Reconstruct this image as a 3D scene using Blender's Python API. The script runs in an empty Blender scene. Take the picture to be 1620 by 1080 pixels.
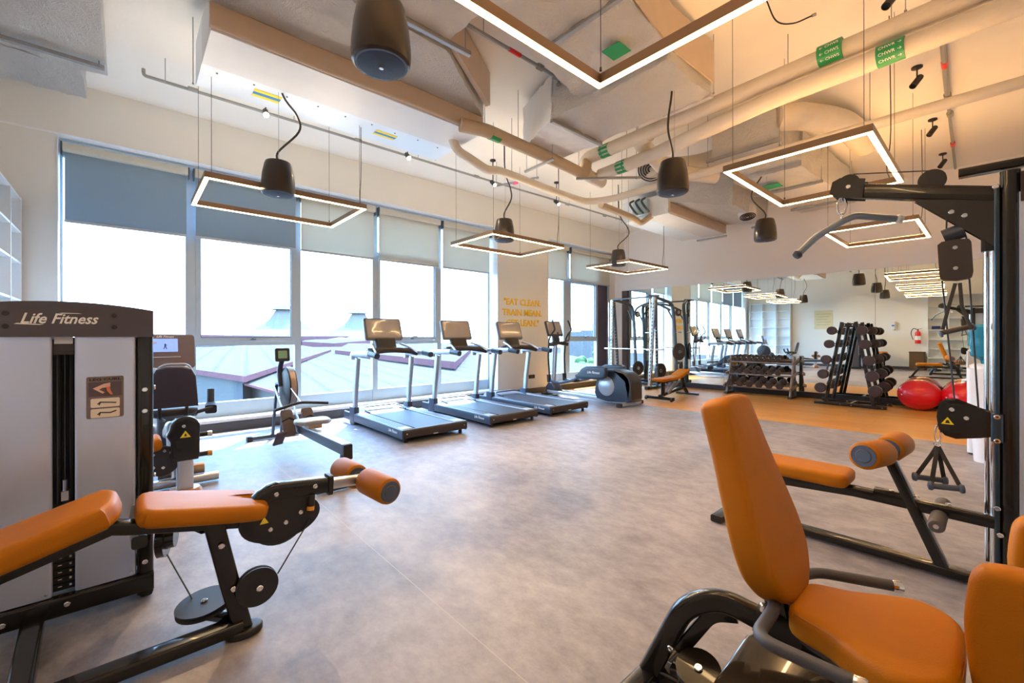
import bpy, bmesh, math, random
from mathutils import Vector, Matrix, Euler
PI = math.pi
SC = bpy.context.scene
COL = SC.collection
random.seed(7)

# ------------------------------------------------------------------ camera
cam_d = bpy.data.cameras.new('camera')
cam = bpy.data.objects.new('camera', cam_d)
COL.objects.link(cam)
cam_d.sensor_width = 36.0
cam_d.lens = 36.0 * 681.8 / 1620.0
cam_d.shift_y = -7.33 / 1620.0
cam_d.clip_start = 0.02
cam_d.clip_end = 800
YAW, PITCH, ROLL = math.radians(48.377), math.radians(-0.0211), math.radians(-0.0964)
_s, _c = math.sin(YAW), math.cos(YAW)
_R, _F, _U = Vector((_c, _s, 0)), Vector((-_s, _c, 0)), Vector((0, 0, 1))
_F, _U = _F * math.cos(PITCH) + _U * math.sin(PITCH), _U * math.cos(PITCH) - _F * math.sin(PITCH)
_R, _U = _R * math.cos(ROLL) + _U * math.sin(ROLL), _U * math.cos(ROLL) - _R * math.sin(ROLL)
_m = Matrix((_R, _U, -_F)).transposed().to_4x4()
_m.translation = Vector((0, 0, 1.35))
cam.matrix_world = _m
SC.camera = cam

# ------------------------------------------------------------------ world, sun, exposure
SC.view_settings.view_transform = 'Standard'
SC.view_settings.look = 'None'
SC.view_settings.gamma = 1.0
SC.view_settings.use_curve_mapping = False
SC.view_settings.exposure = 1.28
world = bpy.data.worlds.new('world')
SC.world = world
world.use_nodes = True
_nt = world.node_tree
_nt.nodes.clear()
_out = _nt.nodes.new('ShaderNodeOutputWorld')
_bg = _nt.nodes.new('ShaderNodeBackground')
_tc = _nt.nodes.new('ShaderNodeTexCoord')
_sep = _nt.nodes.new('ShaderNodeSeparateXYZ')
_rmp = _nt.nodes.new('ShaderNodeValToRGB')
_nt.links.new(_tc.outputs['Generated'], _sep.inputs[0])
_nt.links.new(_sep.outputs['Z'], _rmp.inputs[0])
_rmp.color_ramp.elements[0].position = 0.0
_rmp.color_ramp.elements[0].color = (0.50, 0.74, 1.0, 1)
_rmp.color_ramp.elements[1].position = 0.7
_rmp.color_ramp.elements[1].color = (0.27, 0.54, 1.0, 1)
_nt.links.new(_rmp.outputs[0], _bg.inputs['Color'])
_bg.inputs['Strength'].default_value = 6.7
_nt.links.new(_bg.outputs[0], _out.inputs[0])

sun_d = bpy.data.lights.new('sun', 'SUN')
sun = bpy.data.objects.new('sun', sun_d)
COL.objects.link(sun)
sun_d.energy = 8.0
sun_d.angle = math.radians(0.6)
sun_d.color = (1.0, 0.97, 0.92)
SUN_DIR = Vector((1.0, -0.75, -1.85)).normalized()
sun.rotation_euler = SUN_DIR.to_track_quat('-Z', 'Y').to_euler()
LED_DOWN, LED_UP, SPOT_W = 17.5, 42.0, 130.0     # the room's own lamps
SC.cycles.max_bounces = 8
SC.cycles.diffuse_bounces = 5
SC.cycles.glossy_bounces = 5
SC.cycles.transparent_max_bounces = 10
SC.cycles.transmission_bounces = 4
SC.cycles.caustics_reflective = False
SC.cycles.caustics_refractive = False
SC.cycles.sample_clamp_indirect = 6.0
SC.cycles.use_denoising = True

# ------------------------------------------------------------------ materials
MATS = {}
def mat(name, color, rough=0.5, metal=0.0, noise=0.0, nscale=8.0, bump=0.0, bscale=60.0, spec=0.5,
        emit=None, estr=0.0, coat=0.0, alpha=1.0, trans=0.0, rnoise=0.0):
    if name in MATS:
        return MATS[name]
    m = bpy.data.materials.new(name)
    m.use_nodes = True
    nt = m.node_tree
    b = nt.nodes['Principled BSDF']
    b.inputs['Base Color'].default_value = (*color, 1)
    b.inputs['Roughness'].default_value = rough
    b.inputs['Metallic'].default_value = metal
    b.inputs['Specular IOR Level'].default_value = spec
    b.inputs['Coat Weight'].default_value = coat
    b.inputs['Alpha'].default_value = alpha
    b.inputs['Transmission Weight'].default_value = trans
    if emit:
        b.inputs['Emission Color'].default_value = (*emit, 1)
        b.inputs['Emission Strength'].default_value = estr
    tc = nt.nodes.new('ShaderNodeTexCoord')
    if noise or rnoise:
        n = nt.nodes.new('ShaderNodeTexNoise')
        n.inputs['Scale'].default_value = nscale
        n.inputs['Detail'].default_value = 5
        nt.links.new(tc.outputs['Object'], n.inputs['Vector'])
        if noise:
            mx = nt.nodes.new('ShaderNodeMix'); mx.data_type = 'RGBA'
            mx.inputs['A'].default_value = (*[max(0, c * (1 - noise)) for c in color], 1)
            mx.inputs['B'].default_value = (*[min(1, c * (1 + noise)) for c in color], 1)
            nt.links.new(n.outputs['Fac'], mx.inputs['Factor'])
            nt.links.new(mx.outputs['Result'], b.inputs['Base Color'])
        if rnoise:
            mr = nt.nodes.new('ShaderNodeMapRange')
            mr.inputs['To Min'].default_value = max(0, rough - rnoise)
            mr.inputs['To Max'].default_value = rough + rnoise
            nt.links.new(n.outputs['Fac'], mr.inputs['Value'])
            nt.links.new(mr.outputs['Result'], b.inputs['Roughness'])
    if bump:
        n2 = nt.nodes.new('ShaderNodeTexNoise')
        n2.inputs['Scale'].default_value = bscale
        n2.inputs['Detail'].default_value = 4
        nt.links.new(tc.outputs['Object'], n2.inputs['Vector'])
        bp = nt.nodes.new('ShaderNodeBump')
        bp.inputs['Strength'].default_value = bump
        bp.inputs['Distance'].default_value = 0.02
        nt.links.new(n2.outputs['Fac'], bp.inputs['Height'])
        nt.links.new(bp.outputs['Normal'], b.inputs['Normal'])
    MATS[name] = m
    return m

def new_mat(name):
    m = bpy.data.materials.new(name); m.use_nodes = True
    MATS[name] = m
    return m, m.node_tree, m.node_tree.nodes['Principled BSDF']

BLACK = mat('black_powder_coat', (0.010, 0.009, 0.010), 0.22, spec=0.4, coat=0.35, rnoise=0.04, nscale=30)
BLACKM = mat('matt_black', (0.014, 0.012, 0.014), 0.5, noise=0.15, nscale=40)
RUBBER = mat('black_rubber', (0.035, 0.033, 0.035), 0.7, bump=0.15, bscale=90)
DBROWN = mat('umber_plastic', (0.034, 0.025, 0.024), 0.42, noise=0.1, nscale=50)
LEATHER = mat('orange_leather', (0.47, 0.150, 0.0015), 0.48, noise=0.06, nscale=20, bump=0.12, bscale=260, spec=0.22)
STITCH = mat('orange_stitch', (0.42, 0.14, 0.015), 0.6)
CHROME = mat('chrome', (0.85, 0.85, 0.87), 0.12, 1.0, rnoise=0.03)
STEEL = mat('brushed_steel', (0.62, 0.64, 0.67), 0.32, 1.0, rnoise=0.08, nscale=60)
ALU = mat('window_aluminium', (0.42, 0.50, 0.56), 0.42, 0.2, noise=0.04)
SILVER = mat('silver_paint', (0.50, 0.54, 0.60), 0.35, 0.5, noise=0.03)
PALE = mat('pale_grey_plastic', (0.72, 0.75, 0.78), 0.45, noise=0.03)
DBLUE = mat('slate_plastic', (0.030, 0.042, 0.070), 0.33, noise=0.08, nscale=20)
CAPB = mat('slate_blue_cap', (0.075, 0.10, 0.155), 0.4, noise=0.06, nscale=20)
WHITE = mat('white_paint', (0.80, 0.80, 0.79), 0.6, noise=0.02, nscale=3)
WRAP = None
SHROUD = mat('silver_shroud', (0.58, 0.66, 0.86), 0.30, 0.5, rnoise=0.03, nscale=3)
YELLOW = mat('yellow_sticker', (0.95, 0.72, 0.03), 0.45, noise=0.03)
WHITEP = mat('white_print', (0.9, 0.9, 0.9), 0.5, noise=0.02)
GREENL = mat('green_label', (0.01, 0.28, 0.09), 0.4, noise=0.08)
BLUEL = mat('blue_label', (0.02, 0.25, 0.62), 0.4, noise=0.05)
GALV = mat('galvanised_strut', (0.36, 0.37, 0.38), 0.42, 0.7, noise=0.12, nscale=25)
PIPEG = mat('painted_conduit', (0.30, 0.31, 0.31), 0.5, 0.2, noise=0.1)
REDP = mat('red_plastic', (0.72, 0.02, 0.02), 0.3, noise=0.04)
TAN = mat('tan_duct_tape', (0.50, 0.40, 0.31), 0.5, noise=0.08, nscale=6)

# ------------------------------------------------------------------ geometry helpers
def V(*a):
    return Vector(a) if len(a) > 1 else Vector(a[0])

class MB:
    """collects shapes; obj() turns it into one mesh object"""
    def __init__(s):
        s.bm = bmesh.new()
    def face(s, vs):
        try:
            return s.bm.faces.new(vs)
        except ValueError:
            return None
    def box(s, c, d, rz=0.0, rot=None):
        M = Matrix.Translation(V(c))
        M = M @ (rot.to_4x4() if rot else Matrix.Rotation(rz, 4, 'Z'))
        hx, hy, hz = d[0] / 2, d[1] / 2, d[2] / 2
        v = [s.bm.verts.new(M @ V(x, y, z)) for x in (-hx, hx) for y in (-hy, hy) for z in (-hz, hz)]
        for f in ((0, 1, 3, 2), (4, 6, 7, 5), (0, 4, 5, 1), (2, 3, 7, 6), (0, 2, 6, 4), (1, 5, 7, 3)):
            s.face([v[i] for i in f])
        return s
    def bb(s, a, b):
        a, b = V(a), V(b)
        return s.box((a + b) / 2, [abs(b[i] - a[i]) for i in range(3)])
    def sweep(s, path, prof, up=(0, 0, 1), cap=True, closed=False, scales=None):
        """sweep a 2d profile (list of (side, up)) along path with mitred corners"""
        P = [V(p) for p in path]
        n = len(P)
        up = V(up)
        rings = []
        prev = None
        for i in range(n):
            if closed:
                d0 = (P[i] - P[i - 1]).normalized(); d1 = (P[(i + 1) % n] - P[i]).normalized()
            else:
                d0 = (P[i] - P[i - 1]).normalized() if i else (P[1] - P[0]).normalized()
                d1 = (P[i + 1] - P[i]).normalized() if i < n - 1 else d0
            t = (d0 + d1)
            t = t.normalized() if t.length > 1e-6 else d0
            side = d0.cross(up)
            if side.length < 0.05:
                side = prev.copy() if prev else d0.cross(V(1, 0, 0))
            side = (side - t * side.dot(t)).normalized()
            if prev is not None and side.dot(prev) < 0:
                side = -side
            prev = side
            u = side.cross(t).normalized()
            k = 1.0 / max(0.35, math.cos(0.5 * d0.angle(d1))) if d0.length and d1.length else 1
            # mitre: stretch along the bend direction
            b = (d1 - d0)
            sc = scales[i] if scales else 1.0
            ring = []
            for (a, c) in prof:
                o = side * a * sc + u * c * sc
                if b.length > 1e-4 and k > 1.001:
                    bn = b.normalized(); bn = (bn - t * bn.dot(t))
                    if bn.length > 1e-5:
                        bn.normalize(); o = o + bn * o.dot(bn) * (k - 1)
                ring.append(s.bm.verts.new(P[i] + o))
            rings.append(ring)
        m = len(prof)
        for i in range(n if closed else n - 1):
            A, B = rings[i], rings[(i + 1) % n]
            for j in range(m):
                s.face([A[j], A[(j + 1) % m], B[(j + 1) % m], B[j]])
        if cap and not closed:
            s.face(list(reversed(rings[0]))); s.face(rings[-1])
        return s
    def tube(s, path, r, seg=12, cap=True, scales=None, closed=False):
        return s.sweep(path, [(r * math.cos(2 * PI * k / seg), r * math.sin(2 * PI * k / seg)) for k in range(seg)],
                       cap=cap, scales=scales, closed=closed)
    def rbeam(s, path, w, h, r=None, up=(0, 0, 1), n=3, closed=False):
        """rounded rectangular tube, w across, h along up"""
        r = min(w, h) * 0.22 if r is None else r
        prof = []
        for (sx, sy, a0) in ((1, 1, 0), (-1, 1, 90), (-1, -1, 180), (1, -1, 270)):
            for k in range(n + 1):
                a = math.radians(a0 + 90 * k / n)
                prof.append((sx * (w / 2 - r) + r * math.cos(a), sy * (h / 2 - r) + r * math.sin(a)))
        return s.sweep(path, prof, up=up, closed=closed)
    def cyl(s, p, q, r, r2=None, seg=20, cap=True):
        r2 = r if r2 is None else r2
        return s.tube([p, q], 1.0, seg, cap, scales=[r, r2])
    def lathe(s, prof, o=(0, 0, 0), axis=(0, 0, 1), seg=24):
        o = V(o); ax = V(axis).normalized()
        q = ax.to_track_quat('Z', 'Y').to_matrix()
        rings = []
        for (r, z) in prof:
            if r < 1e-6:
                rings.append([s.bm.verts.new(o + q @ V(0, 0, z))])
            else:
                rings.append([s.bm.verts.new(o + q @ V(r * math.cos(2 * PI * k / seg), r * math.sin(2 * PI * k / seg), z)) for k in range(seg)])
        for A, B in zip(rings, rings[1:]):
            if len(A) == 1 and len(B) == 1: continue
            for k in range(seg):
                k2 = (k + 1) % seg
                if len(A) == 1: s.face([A[0], B[k], B[k2]])
                elif len(B) == 1: s.face([A[k], A[k2], B[0]])
                else: s.face([A[k], A[k2], B[k2], B[k]])
        if len(rings[0]) > 1: s.face(list(reversed(rings[0])))
        if len(rings[-1]) > 1: s.face(rings[-1])
        return s
    def prism(s, poly, o, ax, ay, depth):
        """polygon in plane (o, ax, ay) pushed by depth along ax x ay"""
        o, ax, ay = V(o), V(ax).normalized(), V(ay).normalized()
        nz = ax.cross(ay).normalized() * depth
        A = [s.bm.verts.new(o + ax * x + ay * y) for x, y in poly]
        B = [s.bm.verts.new(v.co + nz) for v in A]
        n = len(poly)
        s.face(list(reversed(A))); s.face(B)
        for i in range(n):
            s.face([A[i], A[(i + 1) % n], B[(i + 1) % n], B[i]])
        return s
    def pad(s, poly, o, ax, ay, depth, r=None, dome=0.0, n=4):
        """cushion: outline with rounded rims (poly counter-clockwise), front and back"""
        o, ax, ay = V(o), V(ax).normalized(), V(ay).normalized()
        nz = ax.cross(ay).normalized()
        r = depth * 0.45 if r is None else r
        N = len(poly)
        nor = []
        for i in range(N):
            p0, p1, p2 = Vector(poly[i - 1]), Vector(poly[i]), Vector(poly[(i + 1) % N])
            e0 = (p1 - p0).normalized(); e1 = (p2 - p1).normalized()
            nn = Vector((e0.y, -e0.x)) + Vector((e1.y, -e1.x))
            nor.append(nn.normalized() if nn.length > 1e-6 else Vector((e0.y, -e0.x)))
        levels = []
        for k in range(n + 1):
            a = PI / 2 * k / n
            levels.append((r * (1 - math.sin(a)), r * (1 - math.cos(a))))   # inset, z
        lv = [(i_, z) for i_, z in levels] + [(i_, depth - z) for i_, z in reversed(levels)]
        rings = []
        for ins, z in lv:
            rings.append([s.bm.verts.new(o + ax * (poly[i][0] - nor[i].x * ins) + ay * (poly[i][1] - nor[i].y * ins) + nz * z) for i in range(N)])
        for A, B in zip(rings, rings[1:]):
            for i in range(N):
                s.face([A[i], A[(i + 1) % N], B[(i + 1) % N], B[i]])
        for ring, z, sg in ((rings[0], 0, -1), (rings[-1], depth, 1)):
            cx = sum(p[0] for p in poly) / N; cy = sum(p[1] for p in poly) / N
            last = ring
            for f, h in ((0.72, 0.55), (0.4, 0.87)):
                cur = [s.bm.verts.new(v.co * f + (o + ax * cx + ay * cy + nz * z) * (1 - f) + nz * sg * dome * h * 0 ) for v in ring]
                for v in cur: v.co += nz * sg * dome * h
                for i in range(N):
                    q = [last[i], last[(i + 1) % N], cur[(i + 1) % N], cur[i]]
                    s.face(q if sg > 0 else list(reversed(q)))
                last = cur
            cv = s.bm.verts.new(o + ax * cx + ay * cy + nz * (z + sg * dome))
            for i in range(N):
                q = [last[i], last[(i + 1) % N], cv]
                s.face(q if sg > 0 else list(reversed(q)))
        return s
    def torus(s, o, axis, R, r, seg=28, n=8):
        ax = V(axis).normalized(); q = ax.to_track_quat('Z', 'Y').to_matrix()
        pts = [V(o) + q @ V(R * math.cos(2 * PI * k / seg), R * math.sin(2 * PI * k / seg), 0) for k in range(seg)]
        rings = []
        for k in range(seg):
            rad = (pts[k] - V(o)).normalized()
            rings.append([s.bm.verts.new(pts[k] + rad * r * math.cos(2 * PI * j / n) + ax * r * math.sin(2 * PI * j / n)) for j in range(n)])
        for k in range(seg):
            A, B = rings[k], rings[(k + 1) % seg]
            for j in range(n):
                s.face([A[j], A[(j + 1) % n], B[(j + 1) % n], B[j]])
        return s
    def xform(s, M):
        bmesh.ops.transform(s.bm, matrix=M, verts=s.bm.verts)
        return s

def obj(name, mb, m, parent=None, smooth=35, **props):
    bmesh.ops.recalc_face_normals(mb.bm, faces=mb.bm.faces)
    me = bpy.data.meshes.new(name)
    mb.bm.to_mesh(me); mb.bm.free()
    o = bpy.data.objects.new(name, me)
    COL.objects.link(o)
    me.materials.append(m)
    if smooth:
        for p in me.polygons: p.use_smooth = True
        me.set_sharp_from_angle(angle=math.radians(smooth))
    if parent is not None:
        o.parent = parent
    for k, v in props.items():
        o[k] = v
    return o

def tag(o, label, cat, group=None):
    o['label'] = label; o['category'] = cat
    if group: o['group'] = group
    return o
def thing(name, label, cat, loc=(0, 0, 0), rz=0.0, group=None):
    o = bpy.data.objects.new(name, None); COL.objects.link(o)
    o.location = loc; o.rotation_euler = (0, 0, rz)
    o.empty_display_size = 0.1
    return tag(o, label, cat, group)
def struct(name, mb, m, parent=None, smooth=35):
    o = obj(name, mb, m, parent, smooth)
    if parent is None: o['kind'] = 'structure'
    return o
def dup(root, loc=None, rz=None, label=None, group=None):
    r = root.copy(); COL.objects.link(r)
    if loc is not None: r.location = loc
    if rz is not None: r.rotation_euler = (0, 0, rz)
    if label: r['label'] = label
    if group: r['group'] = group
    for ch in list(root.children):
        c = ch.copy(); COL.objects.link(c); c.parent = r
        for g in list(ch.children):
            d = g.copy(); COL.objects.link(d); d.parent = c
    return r
def text(name, body, m, parent, loc, ax, ay, size, shear=0.0, align='CENTER', ext=0.0008, bold=0.0, sx=1.0):
    """lettering on a surface: ax = reading direction, ay = up direction"""
    c = bpy.data.curves.new(name, 'FONT')
    c.body = body; c.size = size; c.align_x = align; c.align_y = 'CENTER'
    c.extrude = ext; c.shear = shear; c.offset = bold; c.resolution_u = 2
    tmp = bpy.data.objects.new(name, c); COL.objects.link(tmp)
    bpy.context.view_layer.update()
    me = bpy.data.meshes.new_from_object(tmp.evaluated_get(bpy.context.evaluated_depsgraph_get()))
    bpy.data.objects.remove(tmp); bpy.data.curves.remove(c)
    me.name = name; me.materials.clear(); me.materials.append(m)
    o = bpy.data.objects.new(name, me); COL.objects.link(o)
    ax, ay = V(ax).normalized(), V(ay).normalized()
    M = Matrix((ax * sx, ay, ax.cross(ay))).transposed().to_4x4(); M.translation = V(loc)
    if parent is not None:
        o.parent = parent
    o.matrix_local = M
    return o
def rrect(w, h, r, n=4, cx=0, cy=0):
    out = []
    for (sx, sy, a0) in ((1, -1, 270), (1, 1, 0), (-1, 1, 90), (-1, -1, 180)):
        for k in range(n + 1):
            a = math.radians(a0 + 90 * k / n)
            out.append((cx + sx * (w / 2 - r) + r * math.cos(a), cy + sy * (h / 2 - r) + r * math.sin(a)))
    return out
def rounded(poly, n=3):
    """closed smooth curve through the polygon's points"""
    P = [Vector(p) for p in poly]; N = len(P); out = []
    for i in range(N):
        a, b, c, d = P[i - 1], P[i], P[(i + 1) % N], P[(i + 2) % N]
        for k in range(n):
            t = k / n
            q = 0.5 * ((2 * b) + (c - a) * t + (2 * a - 5 * b + 4 * c - d) * t * t + (3 * b - a - 3 * c + d) * t ** 3)
            out.append((q.x, q.y))
    return out
def arc(c, r, a0, a1, n, plane='xz'):
    out = []
    for k in range(n + 1):
        a = math.radians(a0 + (a1 - a0) * k / n)
        x, y = r * math.cos(a), r * math.sin(a)
        out.append(V(c) + (V(x, 0, y) if plane == 'xz' else V(x, y, 0) if plane == 'xy' else V(0, x, y)))
    return out
def smooth_path(pts, r=0.05, n=4):
    """round the corners of a polyline"""
    P = [V(p) for p in pts]; out = [P[0]]
    for i in range(1, len(P) - 1):
        a, b, c = P[i - 1], P[i], P[i + 1]
        ra = min(r, (a - b).length * 0.45, (c - b).length * 0.45)
        p0 = b + (a - b).normalized() * ra; p1 = b + (c - b).normalized() * ra
        for k in range(n + 1):
            t = k / n
            out.append(p0 * (1 - t) ** 2 + b * 2 * t * (1 - t) + p1 * t * t)
    out.append(P[-1]); return out
def catmull(pts, n=6):
    P = [V(p) for p in pts]; P = [P[0] * 2 - P[1]] + P + [P[-1] * 2 - P[-2]]
    out = []
    for i in range(1, len(P) - 2):
        for k in range(n):
            t = k / n
            a, b, c, d = P[i - 1], P[i], P[i + 1], P[i + 2]
            out.append(0.5 * ((2 * b) + (c - a) * t + (2 * a - 5 * b + 4 * c - d) * t * t + (3 * b - a - 3 * c + d) * t ** 3))
    out.append(P[-2]); return out
def bolts(parent, spots, axis, r=0.011, m=None, name='bolt'):
    for p in spots:
        a = V(axis).normalized()
        b = MB().lathe([(r, 0), (r, 0.004), (r * 0.8, 0.007), (r * 0.45, 0.007), (r * 0.4, 0.004), (0, 0.004)], p, a, 12)
        obj(name, b, m or CHROME, parent)
# ================================================================== the room
XW = -7.37          # inner face of the window wall
XG = -7.70          # glass plane
ZC = 4.40           # ceiling
YB = -1.25          # back wall
def ym(x):          # mirror wall, very slightly out of square
    return 11.0 + (x + 7.45) * 0.033

# --- floor: vinyl stone tiles with fine seams
m, nt, b = new_mat('vinyl_stone_floor')
tc = nt.nodes.new('ShaderNodeTexCoord')
n1 = nt.nodes.new('ShaderNodeTexNoise'); n1.inputs['Scale'].default_value = 1.1; n1.inputs['Detail'].default_value = 8; n1.inputs['Roughness'].default_value = 0.62; n1.inputs['Distortion'].default_value = 0.6
n2 = nt.nodes.new('ShaderNodeTexNoise'); n2.inputs['Scale'].default_value = 7.0; n2.inputs['Detail'].default_value = 10; n2.inputs['Roughness'].default_value = 0.75
nt.links.new(tc.outputs['Object'], n1.inputs['Vector'])
mp = nt.nodes.new('ShaderNodeMapping'); mp.inputs['Scale'].default_value = (0.85, 1.2, 1)
nt.links.new(tc.outputs['Object'], mp.inputs['Vector']); nt.links.new(mp.outputs[0], n2.inputs['Vector'])
mul = nt.nodes.new('ShaderNodeMath'); mul.operation = 'MULTIPLY_ADD'; mul.inputs[1].default_value = 0.55
nt.links.new(n2.outputs['Fac'], mul.inputs[0]); 
sc1 = nt.nodes.new('ShaderNodeMath'); sc1.operation = 'MULTIPLY'; sc1.inputs[1].default_value = 0.45
nt.links.new(n1.outputs['Fac'], sc1.inputs[0]); nt.links.new(sc1.outputs[0], mul.inputs[2])
rp = nt.nodes.new('ShaderNodeValToRGB')
rp.color_ramp.elements[0].position = 0.36; rp.color_ramp.elements[0].color = (0.165, 0.152, 0.170, 1)
rp.color_ramp.elements[1].position = 0.66; rp.color_ramp.elements[1].color = (0.43, 0.395, 0.415, 1)
nt.links.new(mul.outputs[0], rp.inputs[0])
br = nt.nodes.new('ShaderNodeTexBrick')
br.offset = 0.0; br.inputs['Scale'].default_value = 1.0
br.inputs['Mortar Size'].default_value = 0.0022; br.inputs['Mortar Smooth'].default_value = 0.2
br.inputs['Brick Width'].default_value = 60; br.inputs['Row Height'].default_value = 3.0
br.inputs['Color1'].default_value = (0, 0, 0, 1); br.inputs['Color2'].default_value = (0.0, 0.0, 0.0, 1); br.inputs['Mortar'].default_value = (1, 1, 1, 1)
mp2 = nt.nodes.new('ShaderNodeMapping'); mp2.inputs['Location'].default_value = (30.0, 1.84, 0)
nt.links.new(tc.outputs['Object'], mp2.inputs['Vector']); nt.links.new(mp2.outputs[0], br.inputs['Vector'])
mx = nt.nodes.new('ShaderNodeMix'); mx.data_type = 'RGBA'; mx.inputs['B'].default_value = (0.42, 0.39, 0.39, 1)
nt.links.new(br.outputs['Color'], mx.inputs['Factor']); nt.links.new(rp.outputs[0], mx.inputs['A'])
nt.links.new(mx.outputs['Result'], b.inputs['Base Color'])
mr = nt.nodes.new('ShaderNodeMapRange'); mr.inputs['To Min'].default_value = 0.40; mr.inputs['To Max'].default_value = 0.60
nt.links.new(mul.outputs[0], mr.inputs['Value']); nt.links.new(mr.outputs[0], b.inputs['Roughness'])
bp = nt.nodes.new('ShaderNodeBump'); bp.inputs['Strength'].default_value = 0.08; bp.inputs['Distance'].default_value = 0.01
nt.links.new(n2.outputs['Fac'], bp.inputs['Height']); nt.links.new(bp.outputs[0], b.inputs['Normal'])
FLOORM = m
def yb(x): return 7.63 + (x + 3.5) * 0.033     # edge between stone and oak floor
mb = MB(); mb.prism([(-8.2, -1.6), (3.2, -1.6), (3.2, yb(3.2)), (-8.2, yb(-8.2))], (0, 0, -0.12), (1, 0, 0), (0, 1, 0), 0.12)
struct('floor', mb, FLOORM, smooth=0)

# --- oak plank floor by the mirrors
m, nt, b = new_mat('oak_planks')
tc = nt.nodes.new('ShaderNodeTexCoord')
br = nt.nodes.new('ShaderNodeTexBrick'); br.offset = 0.37
br.inputs['Scale'].default_value = 1.0; br.inputs['Brick Width'].default_value = 1.3; br.inputs['Row Height'].default_value = 0.16
br.inputs['Mortar Size'].default_value = 0.0015
br.inputs['Color1'].default_value = (0.62, 0.285, 0.062, 1); br.inputs['Color2'].default_value = (0.52, 0.235, 0.048, 1); br.inputs['Mortar'].default_value = (0.30, 0.12, 0.035, 1)
nt.links.new(tc.outputs['Object'], br.inputs['Vector'])
mp = nt.nodes.new('ShaderNodeMapping'); mp.inputs['Scale'].default_value = (1.2, 22, 1)
n1 = nt.nodes.new('ShaderNodeTexNoise'); n1.inputs['Scale'].default_value = 1.6; n1.inputs['Detail'].default_value = 6
nt.links.new(tc.outputs['Object'], mp.inputs['Vector']); nt.links.new(mp.outputs[0], n1.inputs['Vector'])
mx = nt.nodes.new('ShaderNodeMix'); mx.data_type = 'RGBA'; mx.blend_type = 'OVERLAY'; mx.inputs['Factor'].default_value = 0.45
nt.links.new(br.outputs['Color'], mx.inputs['A']); nt.links.new(n1.outputs['Color'], mx.inputs['B'])
nt.links.new(mx.outputs['Result'], b.inputs['Base Color']); b.inputs['Roughness'].default_value = 0.45; b.inputs['Specular IOR Level'].default_value = 0.3
mb = MB(); mb.prism([(-8.2, yb(-8.2)), (3.2, yb(3.2)), (3.2, ym(3.2) + 0.3), (-8.2, ym(-8.2) + 0.3)], (0, 0, -0.12), (1, 0, 0), (0, 1, 0), 0.12)
o = struct('floor_oak', mb, m, smooth=0)

WALLM = mat('wall_paint', (0.83, 0.83, 0.79), 0.75, noise=0.025, nscale=1.5)
WALLW = mat('wall_paint_white', (0.86, 0.84, 0.82), 0.75, noise=0.02, nscale=1.5)
CEILM = mat('ceiling_paint', (0.86, 0.83, 0.77), 0.85, noise=0.05, nscale=1.2, bump=0.1, bscale=14)
REVEAL = mat('reveal_paint', (0.82, 0.84, 0.85), 0.6, noise=0.02, nscale=2)
SKIRT = mat('dark_skirting', (0.075, 0.072, 0.078), 0.45, noise=0.08)

mb = MB(); mb.bb((-8.2, -1.6, ZC), (3.4, 11.8, ZC + 0.2)); struct('ceiling', mb, CEILM)
# window wall: bulkhead, two piers, low kerb
mb = MB()
mb.bb((XW, YB, 3.77), (-8.1, 11.2, ZC))
mb.bb((-7.44, YB - 0.1, 0), (-8.1, -0.64, 3.77))
mb.bb((XW, 6.12, 0), (-8.1, 7.74, 3.77))
mb.bb((XW + 0.005, -0.64, 0.0), (-8.1, 6.12, 0.135))
mb.bb((XW + 0.005, 7.74, 0.0), (-8.1, 11.1, 0.135))
struct('wall_left', mb, WALLM)
mb = MB()   # white painted reveals around the two openings
mb.bb((-7.355, -0.64, 3.765), (XG - 0.05, 6.12, 3.775)); mb.bb((-7.355, 7.74, 3.765), (XG - 0.05, 10.98, 3.775))
mb.bb((-7.43, -0.645, 0.135), (XG - 0.05, -0.632, 3.765)); mb.bb((-7.355, 6.112, 0.135), (XG - 0.05, 6.125, 3.765))
mb.bb((-7.355, 7.735, 0.135), (XG - 0.05, 7.745, 3.765))
struct('trim_1', mb, REVEAL)
mb = MB()   # window sills
mb.bb((-7.345, -0.63, 0.135), (XG + 0.0, 6.11, 0.175)); mb.bb((-7.345, 7.75, 0.135), (XG, 10.95, 0.175))
struct('trim_2', mb, REVEAL)
mb = MB(); mb.bb((-7.36, -0.64, 0), (-7.335, 11.0, 0.125)); struct('baseboard_left', mb, SKIRT)
# mirror wall
mb = MB(); mb.prism([(-8.2, ym(-8.2)), (0.6, ym(0.6)), (0.6, ym(0.6) + 0.25), (-8.2, ym(-8.2) + 0.25)], (0, 0, -0.05), (1, 0, 0), (0, 1, 0), ZC + 0.1)
struct('wall_far', mb, WALLW)
# back wall behind the photographer
mb = MB(); mb.bb((-8.1, YB, 0), (3.2, YB - 0.2, ZC)); struct('wall_back', mb, WALLM)
mb = MB(); mb.bb((-7.4, YB, 0), (3.0, YB + 0.015, 0.11)); struct('baseboard_back', mb, SKIRT)
# right wall and the projecting column
mb = MB(); mb.bb((0.42, 7.0, 0), (0.9, 11.6, ZC)); mb.bb((2.9, -1.4, 0), (3.1, 7.2, ZC)); mb.bb((0.42, 6.95, 0), (3.1, 7.15, ZC))
struct('wall_right', mb, WALLM)
mb = MB(); mb.bb((0.19, 6.1, 0), (0.62, 6.96, ZC)); struct('column', mb, REVEAL)

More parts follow.
